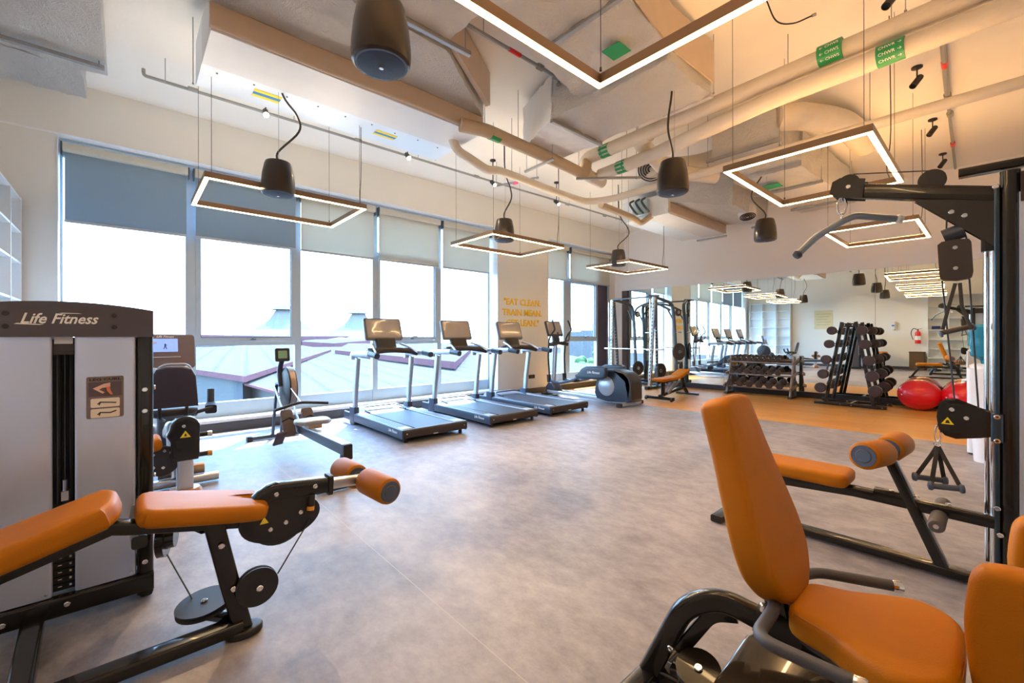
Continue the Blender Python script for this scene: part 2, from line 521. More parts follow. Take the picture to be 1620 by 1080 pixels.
# --- mirrors: panels with fine joints on a black base rail
MIRROR = mat('mirror_silver', (0.90, 0.96, 0.92), 0.0, 1.0)
MIRROR.node_tree.nodes['Principled BSDF'].inputs['Roughness'].default_value = 0.0
MZ0, MZ1 = 0.13, 2.70
edges = [-7.43, -5.98, -4.52, -3.06, -1.62, -0.16, 0.40]
mt = thing('wall_mirror', 'tall frameless mirror panels covering the far wall above a black rail', 'mirror')
ang = math.atan(0.033)
for k in range(6):
    a, c = edges[k] + 0.003, edges[k + 1] - 0.003
    mb = MB(); mb.prism([(a, ym(a) - 0.014), (c, ym(c) - 0.014), (c, ym(c) - 0.002), (a, ym(a) - 0.002)], (0, 0, MZ0), (1, 0, 0), (0, 1, 0), MZ1 - MZ0)
    obj('mirror_panel', mb, MIRROR, mt, smooth=0)
mb = MB(); mb.prism([(-7.43, ym(-7.43) - 0.03), (0.4, ym(0.4) - 0.03), (0.4, ym(0.4) - 0.001), (-7.43, ym(-7.43) - 0.001)], (0, 0, 0), (1, 0, 0), (0, 1, 0), 0.125)
struct('baseboard_far', mb, mat('black_skirting', (0.02, 0.02, 0.024), 0.35, noise=0.05))

# --- windows
m, nt, b = new_mat('window_glass')
nt.nodes.remove(b)
o_ = nt.nodes['Material Output']
tr = nt.nodes.new('ShaderNodeBsdfTransparent'); tr.inputs[0].default_value = (0.93, 0.97, 0.98, 1)
gl = nt.nodes.new('ShaderNodeBsdfGlossy'); gl.inputs['Roughness'].default_value = 0.0
lw = nt.nodes.new('ShaderNodeLayerWeight'); pw = nt.nodes.new('ShaderNodeMath'); pw.operation = 'POWER'; pw.inputs[1].default_value = 4.0
nt.links.new(lw.outputs['Facing'], pw.inputs[0])
fr = nt.nodes.new('ShaderNodeMath'); fr.operation = 'MULTIPLY_ADD'; fr.inputs[1].default_value = 0.35; fr.inputs[2].default_value = 0.03
nt.links.new(pw.outputs[0], fr.inputs[0])
ms = nt.nodes.new('ShaderNodeMixShader')
nt.links.new(fr.outputs[0], ms.inputs[0]); nt.links.new(tr.outputs[0], ms.inputs[1]); nt.links.new(gl.outputs[0], ms.inputs[2]); nt.links.new(ms.outputs[0], o_.inputs[0])
GLASS = m
GASKET = mat('window_gasket', (0.05, 0.055, 0.06), 0.5, noise=0.05)
HANDLE = mat('window_handle', (0.10, 0.12, 0.13), 0.4, 0.5, noise=0.05)
def window(n, y0, y1, sash, left=0.035, right=0.035):
    """y0,y1 = centre lines of the mullions either side"""
    root = bpy.data.objects.new('window_%d' % n, None); COL.objects.link(root); root['kind'] = 'structure'
    mb = MB()
    mb.bb((XG - 0.06, y0, 0.175), (XG + 0.04, y0 + left, 3.74)); mb.bb((XG - 0.06, y1 - right, 0.175), (XG + 0.04, y1, 3.74))
    mb.bb((XG - 0.06, y0 + left, 0.175), (XG + 0.03, y1 - right, 0.385)); mb.bb((XG - 0.06, y0 + left, 3.60), (XG + 0.03, y1 - right, 3.74))
    mb.bb((XG + 0.03, y0 + left, 0.375), (XG + 0.045, y1 - right, 0.385))
    a, c = y0 + left, y1 - right
    if sash:
        mb.bb((XG - 0.06, a, 1.225), (XG + 0.035, c, 1.285))
    obj('window_frame', mb, ALU, root)
    mb = MB(); mb.bb((XG - 0.012, a, 0.385), (XG - 0.004, c, 1.22 if sash else 3.60)); obj('pane', mb, GLASS, root, smooth=0)
    if sash:
        f = MB(); w = 0.055
        f.bb((XG - 0.03, a, 1.287), (XG + 0.05, a + w, 2.86)); f.bb((XG - 0.03, c - w, 1.287), (XG + 0.05, c, 2.86))
        f.bb((XG - 0.03, a + w, 1.287), (XG + 0.05, c - w, 1.287 + w)); f.bb((XG - 0.03, a + w, 2.86 - w), (XG + 0.05, c - w, 2.86))
        f.bb((XG - 0.06, a, 2.865), (XG + 0.03, c, 2.93))
        obj('sash', f, ALU, root)
        g = MB(); 
        for p, q in (((a + w, 1.342), (a + w + 0.008, 2.805)), ((c - w - 0.008, 1.342), (c - w, 2.805)), ((a + w, 1.342), (c - w, 1.35)), ((a + w, 2.797), (c - w, 2.805))):
            g.bb((XG, p[0], p[1]), (XG + 0.03, q[0], q[1]))
        obj('gasket', g, GASKET, root)
        mb = MB(); mb.bb((XG - 0.004, a + w, 1.342), (XG + 0.004, c - w, 2.805)); obj('pane', mb, GLASS, root, smooth=0)
        mb = MB(); mb.bb((XG - 0.012, a, 2.93), (XG - 0.004, c, 3.6)); obj('pane', mb, GLASS, root, smooth=0)
        ym_ = (a + c) / 2 + 0.06
        h = MB(); h.rbeam([(XG + 0.055, ym_ - 0.035, 1.315), (XG + 0.055, ym_ + 0.035, 1.315)], 0.022, 0.02)
        h.tube(smooth_path([(XG + 0.06, ym_ - 0.01, 1.32), (XG + 0.085, ym_ - 0.01, 1.355), (XG + 0.09, ym_ + 0.10, 1.358)], 0.02), 0.008, 8)
        obj('window_handle', h, HANDLE, root)
    return root
ys = [-0.63, 0.66, 2.07, 3.40, 4.78, 6.11]
window(1, ys[0], ys[1], False, 0.02, 0.06); window(2, ys[1], ys[2], True, 0.06); window(3, ys[2], ys[3], False, 0.06)
window(4, ys[3], ys[4], True, 0.06); window(5, ys[4], ys[5], False, 0.06, 0.03)
window(6, 7.75, 8.76, False, 0.03, 0.12); window(7, 8.76, 10.10, True, 0.12)
# dark panel closing the last bay
mb = MB(); mb.bb((XG - 0.05, 10.13, 0.175), (XG - 0.0, 10.62, 2.9)); struct('trim_3', mb, mat('plum_panel', (0.075, 0.06, 0.10), 0.5, noise=0.05))
mb = MB(); mb.bb((XG - 0.06, 10.62, 0.175), (XG + 0.04, 10.68, 3.74)); mb.bb((XG - 0.06, 10.10, 0.175), (XG + 0.03, 10.13, 3.74)); mb.bb((XG - 0.06, 10.13, 2.9), (XG + 0.03, 10.62, 2.96)); struct('trim_4', mb, ALU)
mb = MB(); mb.bb((XG - 0.35, 10.68, 0), (XG + 0.02, 11.05, 3.77)); mb.bb((XG - 0.35, 10.13, 2.96), (XG + -0.05, 10.68, 3.77)); struct('trim_5', mb, WALLW)

# --- roller blinds
def blind_mat(name, col, tr_):
    m, nt, b = new_mat(name)
    b.inputs['Base Color'].default_value = (*col, 1); b.inputs['Roughness'].default_value = 0.8
    tc = nt.nodes.new('ShaderNodeTexCoord'); w = nt.nodes.new('ShaderNodeTexNoise'); w.inputs['Scale'].default_value = 240
    nt.links.new(tc.outputs['Object'], w.inputs['Vector'])
    bp = nt.nodes.new('ShaderNodeBump'); bp.inputs['Strength'].default_value = 0.12; nt.links.new(w.outputs['Fac'], bp.inputs['Height']); nt.links.new(bp.outputs[0], b.inputs['Normal'])
    tl = nt.nodes.new('ShaderNodeBsdfTranslucent'); tl.inputs[0].default_value = (*col, 1)
    ms = nt.nodes.new('ShaderNodeMixShader'); ms.inputs[0].default_value = tr_
    nt.links.new(b.outputs[0], ms.inputs[1]); nt.links.new(tl.outputs[0], ms.inputs[2]); nt.links.new(ms.outputs[0], nt.nodes['Material Output'].inputs[0])
    return m
BL_DARK = blind_mat('blind_fabric_blue_grey', (0.30, 0.42, 0.52), 0.14)
BL_LIGHT = blind_mat('blind_fabric_stone', (0.72, 0.70, 0.62), 0.34)
VAL = mat('blind_cassette', (0.62, 0.60, 0.52), 0.5, noise=0.03)
GREYBLK = mat('blind_side_rail', (0.10, 0.12, 0.14), 0.5, noise=0.05)
lab = ['blue grey roller blind over the window nearest the white shelves', 'blue grey roller blind above the opening window behind the near loop lamp',
       'stone coloured roller blind over the third window from the white shelves', 'stone coloured roller blind above the opening window behind the first treadmill',
       'stone coloured roller blind right beside the white reveal of the slogan pier', 'narrow stone coloured roller blind just past the slogan pier',
       'stone coloured roller blind in the bay by the mirror corner']
bays = [(-0.60, 0.62, 2.78, BL_DARK), (0.70, 2.04, 2.78, BL_DARK), (2.10, 3.36, 2.78, BL_LIGHT), (3.44, 4.74, 2.78, BL_LIGHT), (4.82, 6.07, 2.78, BL_LIGHT), (7.78, 8.70, 2.84, BL_LIGHT), (8.82, 10.60, 2.84, BL_LIGHT)]
for (y0, y1, zb, fm), lb in zip(bays, lab):
    t = thing('roller_blind', lb, 'blind', (XG + 0.13, (y0 + y1) / 2, 3.6), group='roller blinds along the window wall')
    h = (y1 - y0) / 2
    mb = MB(); mb.rbeam([(0.02, -h, 0.075), (0.02, h, 0.075)], 0.09, 0.11, 0.02); obj('cassette', mb, VAL, t)
    mb = MB(); mb.bb((-0.012, -h + 0.012, zb - 3.6), (-0.010, h - 0.012, 0.03)); obj('fabric', mb, fm, t)
    mb = MB(); mb.rbeam([(-0.011, -h + 0.01, zb - 3.6), (-0.011, h - 0.01, zb - 3.6)], 0.016, 0.035, 0.006); obj('bottom_bar', mb, SILVER, t)
    for s in (-1, 1):
        mb = MB(); mb.bb((-0.03, s * (h + 0.004), -0.03), (0.05, s * (h + 0.018), 0.13)); obj('bracket', mb, GREYBLK, t)

# --- yellow slogan on the pier (one piece of lettering)
for i, (s_, z) in enumerate((('"EAT CLEAN.', 2.14), ('TRAIN MEAN.', 1.90), ('GET LEAN."', 1.66))):
    t = text('wall_lettering', s_, mat('yellow_lettering', (0.95, 0.60, 0.02), 0.5, noise=0.02), None, (XW + 0.006, 6.89, z), (0, 1, 0), (0, 0, 1), 0.205, ext=0.004, bold=0.005)
    tag(t, ['top line of yellow wall lettering, EAT CLEAN, on the pier', 'middle line of yellow wall lettering, TRAIN MEAN, on the pier', 'bottom line of yellow wall lettering, GET LEAN, on the pier'][i], 'lettering', 'slogan lettering on the pier')
# double socket low on the pier
t = thing('wall_socket', 'dark double power socket low on the slogan pier', 'socket', (XW + 0.001, 7.17, 0.40))
mb = MB(); mb.pad(rrect(0.20, 0.09, 0.01), (0, 0, 0), (0, 1, 0), (0, 0, 1), 0.012, 0.003); obj('plate', mb, DBROWN, t)
for y in (-0.05, 0.05):
    mb = MB(); mb.pad(rrect(0.05, 0.05, 0.006), (0.011, y, 0), (0, 1, 0), (0, 0, 1), 0.006, 0.002); obj('socket_face', mb, BLACKM, t)

# --- white shelving against the back wall (two units)
SHELFM = mat('white_laminate', (0.84, 0.86, 0.86), 0.35, noise=0.01)
def shelving(name, x0, x1, cols, zs, label):
    t = thing(name, label, 'shelving', ((x0 + x1) / 2, YB, 0))
    w = x1 - x0; d = 0.34
    mb = MB(); mb.bb((-w / 2, 0.001, 0), (w / 2, 0.018, zs[-1])); obj('back_panel', mb, SHELFM, t)
    for k in range(cols + 1):
        x = -w / 2 + w * k / cols
        mb = MB(); mb.bb((x - 0.011, 0.018, 0), (x + 0.011, d, zs[-1])); obj('side_panel', mb, SHELFM, t)
    for z in zs:
        for k in range(cols):
            xa = -w / 2 + w * k / cols + 0.011; xb = -w / 2 + w * (k + 1) / cols - 0.011
            mb = MB(); mb.bb((xa, 0.018, z - 0.022), (xb, d - 0.004, z)); obj('shelf', mb, SHELFM, t)
    return t
shelving('shelving_unit', -7.34, -5.62, 3, (0.1, 0.5, 0.93, 1.36, 1.78, 2.2, 2.55, 2.93), 'tall white open shelving in the corner left of the windows')
# ================================================================== the view outside
def seam_mat(name, col, line, ang, sc):
    m, nt, b = new_mat(name)
    tc = nt.nodes.new('ShaderNodeTexCoord'); mp = nt.nodes.new('ShaderNodeMapping'); mp.inputs['Rotation'].default_value = (0, 0, ang)
    w = nt.nodes.new('ShaderNodeTexWave'); w.wave_type = 'BANDS'; w.bands_direction = 'X'; w.inputs['Scale'].default_value = sc
    rp = nt.nodes.new('ShaderNodeValToRGB'); rp.color_ramp.elements[0].position = 0.0; rp.color_ramp.elements[0].color = (*line, 1)
    rp.color_ramp.elements[1].position = 0.16; rp.color_ramp.elements[1].color = (*col, 1)
    nt.links.new(tc.outputs['Object'], mp.inputs['Vector']); nt.links.new(mp.outputs[0], w.inputs['Vector'])
    nt.links.new(w.outputs['Fac'], rp.inputs[0]); nt.links.new(rp.outputs[0], b.inputs['Base Color']); b.inputs['Roughness'].default_value = 0.8; b.inputs['Specular IOR Level'].default_value = 0.0
    return m
ROOF = seam_mat('standing_seam_roof', (0.098, 0.093, 0.086), (0.080, 0.074, 0.068), math.radians(-80), 0.16)
FASC = mat('pink_fascia', (0.125, 0.060, 0.068), 0.8, spec=0.0, noise=0.1, nscale=3)
PANEL = seam_mat('pale_blue_cladding', (0.095, 0.098, 0.10), (0.07, 0.075, 0.085), math.radians(90), 0.18)
FABR = mat('tent_fabric', (0.135, 0.125, 0.118), 0.8, spec=0.0, noise=0.04, nscale=0.3)
LAND = mat('hazy_ground', (0.06, 0.06, 0.06), 0.9, spec=0.0, noise=0.1, nscale=0.05)
mb = MB(); mb.prism([(-400, -300), (-9.5, -300), (-9.5, 400), (-400, 400)], (0, 0, -12.2), (1, 0, 0), (0, 1, 0), 0.2)
struct('ground', mb, LAND)
def hip(label, eave, ridge, fh, wall=True, wm=None, depth=10.5):
    """eave, ridge: lists of points of the same length; eave polygon in plan continues under the ridge"""
    t = thing('roofed_hall', label, 'building', (0, 0, 0))
    mb = MB()
    E_ = [mb.bm.verts.new(V(p)) for p in eave]; R_ = [mb.bm.verts.new(V(p)) for p in ridge]
    for i in range(len(E_) - 1):
        mb.face([E_[i], E_[i + 1], R_[i + 1], R_[i]])
    r = obj('roof', mb, ROOF, t, smooth=0)
    mb = MB()
    for a, c in zip(eave, eave[1:]):
        d = (V(c) - V(a)).normalized(); n = V(d.y, -d.x, 0) * 0.12
        v = [V(a), V(c), V(c) - V(0, 0, fh), V(a) - V(0, 0, fh)]
        f = [mb.bm.verts.new(p) for p in v]; g = [mb.bm.verts.new(p - n) for p in v]
        mb.face(f); mb.face(list(reversed(g)))
        for i in range(4): mb.face([f[i], g[i], g[(i + 1) % 4], f[(i + 1) % 4]])
    obj('fascia', mb, FASC, t, smooth=0)
    if wall:
        mb = MB()
        cx = sum(p[0] for p in ridge) / len(ridge); cy = sum(p[1] for p in ridge) / len(ridge)
        P = [V(p).lerp(V(cx, cy, p[2]), 0.02) for p in eave]
        for a, c in zip(P, P[1:]):
            v = [a - V(0, 0, fh), c - V(0, 0, fh), V(c.x, c.y, -12), V(a.x, a.y, -12)]
            mb.face([mb.bm.verts.new(p) for p in v])
        obj('wall', mb, wm or PANEL, t, smooth=0)
    return t
hip('low hall with pale seamed roof and pink edge outside the second window', [(-60, -0.3, -1.0), (-30.0, 5.2, -1.0), (-82, 28, -1.0)], [(-95, -6, -0.3), (-86, 10, -0.25), (-120, 30, -0.2)], 0.36)
hip('lower hall roof close outside the windows behind the rower', [(-32, 5.35, -1.55), (-12, 7.3, -1.75), (-12, 30, -1.75)], [(-118, 30, -1.2), (-110, 50, -1.2), (-60, 60, -1.2)], 0.12)
hip('hall with pale roof and pink edge seen past the treadmills', [(-72, 25.2, -0.8), (-31, 21, -0.8), (-61, 44.6, -0.8)], [(-105, 40, -0.2), (-80, 42, -0.15), (-95, 60, -0.2)], 0.62)
hip('farther hall with a pink roof edge outside the third window', [(-161, 45, -0.2), (-118, 41, -0.35), (-180, 78, -0.1)], [(-200, 58, 0.35), (-170, 60, 0.45), (-210, 90, 0.4)], 2.0)
hip('distant long hall with a dull pink edge on the skyline', [(-190, 6, 2.4), (-168, 40, 1.6), (-230, 92, 1.7)], [(-215, 8, 2.7), (-200, 45, 1.9), (-250, 95, 2.0)], 2.2)
def tent(x, y, zt, zb, r, label):
    t = thing('peaked_tent', label, 'tent', (x, y, 0), group='white peaked tents on the skyline')
    prof = [(r, zb), (r * 0.78, zb + (zt - zb) * 0.06), (r * 0.52, zb + (zt - zb) * 0.15), (r * 0.30, zb + (zt - zb) * 0.34), (r * 0.15, zb + (zt - zb) * 0.64), (r * 0.07, zt)]
    mb = MB(); mb.lathe(prof, seg=8); obj('canopy', mb, FABR, t, smooth=0)
    mb = MB(); mb.lathe([(r * 0.14, zt - 0.9), (r * 0.06, zt + 0.9), (0, zt + 2.2)], seg=8); obj('peak_cap', mb, FABR, t, smooth=0)
    mb = MB(); mb.lathe([(r * 1.0, zb), (r * 0.97, zb - 14)], seg=8); obj('tent_side', mb, FABR, t, smooth=0)
tent(-230.7, 56.7, 15.5, -0.6, 45, 'white peaked tent outside the second window')
tent(-241.5, 97.7, 15.5, -0.6, 45, 'white peaked tent outside the third window, left of the first treadmill screen')
def crown(x, y, z, r, label):
    t = thing('tree', label, 'tree', (x, y, z))
    mb = MB(); rnd = random.Random(5)
    for _ in range(26):
        p = V(rnd.gauss(0, r * 0.45), rnd.gauss(0, r * 0.45), rnd.gauss(0, r * 0.35))
        bb_ = bmesh.new(); bmesh.ops.create_icosphere(bb_, subdivisions=2, radius=r * rnd.uniform(0.25, 0.42))
        vm = {v: mb.bm.verts.new(v.co * rnd.uniform(0.9, 1.1) + p) for v in bb_.verts}
        for f in bb_.faces: mb.face([vm[v] for v in f.verts])
        bb_.free()
    obj('foliage', mb, mat('bright_foliage', (0.030, 0.085, 0.018), 0.8, noise=0.5, nscale=2), t)
    mb = MB(); mb.cyl((0, 0, -r), (0, 0, -12 - z), r * 0.1, seg=8); obj('trunk', mb, mat('bark', (0.08, 0.05, 0.035), 0.9, noise=0.2), t)
crown(-30, 38.5, -1.9, 1.7, 'bright green tree outside the window past the slogan pier')
for k, (x, y, h, w) in enumerate(((-150, 190, 16, 16), (-170, 235, 22, 14), (-140, 215, 12, 18), (-190, 130, 9, 20))):
    t = thing('distant_building', ['hazy block on the skyline past the slogan pier', 'tallest hazy block on the skyline past the slogan pier', 'low hazy block on the skyline past the slogan pier', 'hazy low block on the skyline right of the first treadmill screen'][k], 'building', (x, y, -12))
    mb = MB(); mb.box((0, 0, h / 2), (w, w, h)); obj('wall', mb, mat('hazy_concrete', (0.12, 0.12, 0.12), 0.8, spec=0.0, noise=0.1, nscale=0.2), t)
    mb = MB(); mb.box((0, 0, h + 0.4), (w * 0.4, w * 0.4, 0.8)); obj('roof_plant', mb, MATS['hazy_concrete'], t)
# ================================================================== ceiling services and lamps
m, nt, b = new_mat('crinkled_foil_wrap')
b.inputs['Base Color'].default_value = (0.93, 0.92, 0.91, 1); b.inputs['Roughness'].default_value = 0.38
tc = nt.nodes.new('ShaderNodeTexCoord'); n1 = nt.nodes.new('ShaderNodeTexNoise'); n1.inputs['Scale'].default_value = 3.2; n1.inputs['Detail'].default_value = 9; n1.inputs['Roughness'].default_value = 0.62; n1.inputs['Distortion'].default_value = 2.2
vo = nt.nodes.new('ShaderNodeTexVoronoi'); vo.feature = 'DISTANCE_TO_EDGE'; vo.inputs['Scale'].default_value = 7
nt.links.new(tc.outputs['Object'], n1.inputs['Vector']); nt.links.new(n1.outputs['Color'], vo.inputs['Vector'])
ad = nt.nodes.new('ShaderNodeMath'); ad.operation = 'ADD'; nt.links.new(n1.outputs['Fac'], ad.inputs[0]); nt.links.new(vo.outputs['Distance'], ad.inputs[1])
bp = nt.nodes.new('ShaderNodeBump'); bp.inputs['Strength'].default_value = 0.85; bp.inputs['Distance'].default_value = 0.09
nt.links.new(ad.outputs[0], bp.inputs['Height']); nt.links.new(bp.outputs[0], b.inputs['Normal'])
WRAP = m
TAPE = mat('silver_tape', (0.60, 0.58, 0.56), 0.4, 0.4, noise=0.1, nscale=12)
LAG = mat('pipe_lagging', (0.66, 0.60, 0.51), 0.6, noise=0.06, nscale=8, bump=0.5, bscale=12)
LAGT = mat('tan_pipe_lagging', (0.50, 0.39, 0.27), 0.6, noise=0.08, nscale=8, bump=0.6, bscale=14)
SHEET = mat('zinc_sheet', (0.80, 0.86, 0.92), 0.36, 0.55, noise=0.05, nscale=3, rnoise=0.1)
PANELW = mat('white_sheet_metal', (0.72, 0.74, 0.77), 0.45, 0.1, noise=0.03)

from mathutils import noise as mnoise
def crumple(p, seed):
    q = p * 3.2 + V(seed * 7.3, seed * 3.1, 0)
    f = mnoise.noise_vector(q) * 0.018 + mnoise.noise_vector(q * 2.6) * 0.010
    r = 1 - abs(mnoise.noise(q * 1.9)) * 2
    return p + f + V(0, 0, -0.016 * max(0, r) ** 3)
def wrapbox(mb, a, b_, cuts=5, j=0.010, seed=1):
    cuts = 26
    """box with a lumpy, hand-wrapped surface"""
    rnd = random.Random(seed)
    t = bmesh.new(); bmesh.ops.create_cube(t, size=1.0)
    bmesh.ops.subdivide_edges(t, edges=t.edges, cuts=cuts, use_grid_fill=True)
    a, b_ = V(a), V(b_); c = (a + b_) / 2; d = [abs(b_[i] - a[i]) for i in range(3)]
    vm = {}
    for v in t.verts:
        p = crumple(V(c.x + v.co.x * d[0], c.y + v.co.y * d[1], c.z + v.co.z * d[2]), seed)
        vm[v] = mb.bm.verts.new(p)
    for f in t.faces:
        mb.face([vm[v] for v in f.verts])
    t.free(); return mb
def frustum(mb, base, top, n=6, j=0.008, seed=2):
    n = 26
    """loft between two quads with bumpy walls"""
    rnd = random.Random(seed)
    rings = []
    for k in range(n + 1):
        t = k / n; ring = []
        for i in range(4):
            for s in range(16):
                u = s / 16
                p = (V(base[i]).lerp(V(base[(i + 1) % 4]), u)).lerp(V(top[i]).lerp(V(top[(i + 1) % 4]), u), t)
                ring.append(mb.bm.verts.new(crumple(p, seed)))
        rings.append(ring)
    for A, B in zip(rings, rings[1:]):
        for i in range(64):
            mb.face([A[i], A[(i + 1) % 64], B[(i + 1) % 64], B[i]])
    mb.face(list(reversed(rings[0]))); mb.face(rings[-1]); return mb
def hanger(parent, x, y, z0, z1=ZC, r=0.004):
    mb = MB(); mb.cyl((x, y, z0), (x, y, z1), r, seg=6); mb.lathe([(0.010, 0), (0.010, 0.012)], (x, y, z0), seg=6); obj('hanger_rod', mb, GALV, parent)
def strut(parent, p, q, w=0.041, h=0.041):
    mb = MB()
    p, q = V(p), V(q)
    mb.rbeam([p, q], w, h, 0.004); obj('strut', mb, GALV, parent)
def stickers(parent, spots):
    for (x, y, z, l, w) in spots:
        mb = MB(); mb.bb((x - w / 2, y - l / 2, z - 0.003), (x + w / 2, y + l / 2, z)); s_ = obj('sticker', mb, YELLOW, parent, label='yellow and blue maker sticker')
        mb = MB(); mb.bb((x - w / 6, y - l / 2, z - 0.0045), (x + w / 6, y + l / 2, z - 0.003)); obj('blue_stripe', mb, BLUEL, s_)

# --- fan coil unit over the near loop lamp, with its wrapped plenum
t = thing('fan_coil_unit', 'big ceiling air unit with white underside and maker stickers above the nearest window-side loop lamp', 'air unit', (0, 0, 0))
mb = MB(); mb.bb((-5.07, 0.48, 3.75), (-4.62, 3.12, 4.16)); obj('metal_casing', mb, SHEET, t)
mb = MB(); mb.bb((-4.62, 0.48, 3.745), (-4.07, 3.12, 4.14)); obj('white_casing', mb, PANELW, t)
mb = MB(); mb.rbeam([(-4.055, 0.47, 3.86), (-4.055, 1.3, 3.853), (-4.05, 2.2, 3.862), (-4.055, 3.13, 3.85)], 0.05, 0.20, 0.02); obj('insulation_strip', mb, TAN, t)
mb = MB(); frustum(mb, [(-4.06, 0.42, 3.96), (-4.06, 3.16, 3.96), (-4.06, 3.16, 4.36), (-4.06, 0.42, 4.36)], [(-3.28, 0.95, 3.93), (-3.28, 2.13, 3.93), (-3.28, 2.13, 4.36), (-3.28, 0.95, 4.36)], seed=4); obj('plenum', mb, WRAP, t)
mb = MB(); mb.prism([(-3.90, 3.065), (-3.30, 2.160), (-3.24, 2.15), (-3.84, 3.085)], (0, 0, 3.99), (1, 0, 0), (0, 1, 0), 0.37); obj('plenum_side', mb, TAN, t)
mb = MB(); wrapbox(mb, (-3.3, 0.98, 3.95), (-1.3, 2.10, 4.35), 6, 0.008, 9); obj('duct', mb, WRAP, t)
strut(t, (-3.18, 0.7, 3.915), (-3.18, 2.32, 3.915)); hanger(t, -3.18, 2.27, 3.90)
for x, y in ((-5.09, 0.46), (-5.09, 3.13), (-4.05, 3.17)): hanger(t, x, y, 3.76)
stickers(t, [(-4.83, 1.03, 3.749, 0.24, 0.15), (-4.83, 2.28, 3.749, 0.26, 0.12)])
mb = MB(); mb.bb((-2.46, 1.7, 3.918), (-2.30, 1.93, 3.922)); obj('duct_label', mb, GREENL, t)
for k in range(9):
    mb = MB(); mb.cyl((-4.70 + 0.02 * (k % 2), 0.6 + 0.29 * k, 3.744), (-4.70 + 0.02 * (k % 2), 0.6 + 0.29 * k, 3.739), 0.008, seg=8); obj('screw', mb, DBROWN, t)

# --- duct at the top left
t = thing('air_duct', 'white wrapped duct in the top left corner above the shelving', 'duct', (0, 0, 0))
mb = MB(); wrapbox(mb, (-7.0, -1.2, 4.12), (-6.25, -0.36, 4.39), 5, 0.008, 5); obj('duct', mb, WRAP, t)
mb = MB(); wrapbox(mb, (-6.25, -1.2, 4.12), (-4.9, -0.17, 4.39), 5, 0.01, 6); obj('duct_body', mb, WRAP, t)
strut(t, (-5.95, -1.2, 4.05), (-5.95, -0.18, 4.05)); hanger(t, -5.95, -0.22, 4.03)

# --- L shaped duct in the middle
t = thing('air_duct', 'white foil wrapped L shaped duct above the corner of the largest loop lamp', 'duct', (0, 0, 0))
mb = MB(); frustum(mb, [(-4.08, 3.82, 3.80), (-4.08, 4.42, 3.80), (-4.08, 4.42, 4.32), (-4.08, 3.82, 4.32)], [(-3.35, 3.58, 3.80), (-3.35, 4.47, 3.80), (-3.35, 4.47, 4.33), (-3.35, 3.58, 4.33)], 4, 0.006, seed=12); obj('end_piece', mb, PANELW, t)
mb = MB(); wrapbox(mb, (-3.36, 3.57, 3.80), (-1.93, 4.42, 4.33), 8, 0.012, 11); obj('duct', mb, WRAP, t)
mb = MB(); frustum(mb, [(-2.95, 3.6, 3.86), (-1.93, 3.6, 3.86), (-1.93, 3.6, 4.33), (-2.95, 3.6, 4.33)], [(-2.50, 1.3, 3.98), (-1.62, 1.3, 3.98), (-1.62, 1.3, 4.36), (-2.50, 1.3, 4.36)], 9, 0.009, seed=14); obj('branch_duct', mb, WRAP, t)
mb = MB(); mb.prism([(-1.90, 4.40), (-1.93, 3.6), (-1.60, 1.3), (-1.585, 1.3), (-1.915, 3.61), (-1.885, 4.40)], (0, 0, 3.90), (1, 0, 0), (0, 1, 0), 0.40); obj('side_insulation', mb, TAN, t)
mb = MB(); mb.rbeam([(-2.45, 4.44, 3.80), (-2.1, 4.45, 3.805), (-1.92, 4.43, 3.80)], 0.05, 0.05, 0.01); obj('silver_tape', mb, TAPE, t)
strut(t, (-2.62, 2.75, 3.885), (-1.72, 2.75, 3.885)); strut(t, (-3.32, 3.55, 3.775), (-3.32, 4.46, 3.775))
for x, y, z in ((-2.6, 2.75, 3.87), (-3.32, 3.57, 3.76), (-1.9, 4.42, 3.80)): hanger(t, x, y, z)
mb = MB(); mb.bb((-2.30, 3.10, 3.842), (-2.12, 3.28, 3.848)); obj('duct_label', mb, GREENL, t)
mb = MB(); mb.lathe([(0.17, 0), (0.17, 0.5)], (-1.45, 2.35, 4.14), (-1, -0.1, 0), 24); obj('round_branch', mb, WRAP, t)

# --- chilled water pipes across the room
def label_ring(parent, p, q, r, txts, up_arrow=False):
    mb = MB(); mb.cyl(p, q, r, seg=28); lr = obj('pipe_label', mb, GREENL, parent)
    p, q = V(p), V(q)
    return lr
def pipe(label, path, r, m=LAG, labels=(), rods=(), text_=None, rr=0.16):
    t = thing('lagged_pipe', label, 'pipe', (0, 0, 0))
    mb = MB(); mb.tube(smooth_path(path, rr, 6), r, 18); obj('pipe_run', mb, m, t)
    for (p, q) in labels:
        mb = MB(); mb.cyl(p, q, r + 0.003, seg=28); lr = obj('pipe_label', mb, GREENL, t, label='green flow label band')
        if text_:
            c = (V(p) + V(q)) / 2
            for k, a in enumerate((-52, -18, 16)):
                ar = math.radians(a)
                nrm = V(0, -math.cos(ar), math.sin(ar)); upv = V(0, math.sin(ar), math.cos(ar))
                text('lettering', text_, WHITEP, lr, c + nrm * (r + 0.0065), (V(p) - V(q)).normalized(), upv, 0.036, ext=0.0004)
    for (x, y, z) in rods: hanger(t, x, y, z)
    return t
pipe('upper thick lagged pipe with green CHWS flow label, running towards the right wall', [(0.4, 4.80, 3.95), (-3.62, 4.99, 3.95), (-4.0, 5.0, 3.95), (-4.0, 5.0, 3.72), (-4.0, 5.4, 3.70)], 0.088,
     labels=[((-0.92, 4.81, 3.95), (-1.10, 4.82, 3.95)), ((-3.55, 4.985, 3.95), (-3.70, 4.99, 3.95))], text_='\u2190 CHWS', rods=[(-0.5, 4.8, 4.03), (-3.1, 4.95, 4.03)])
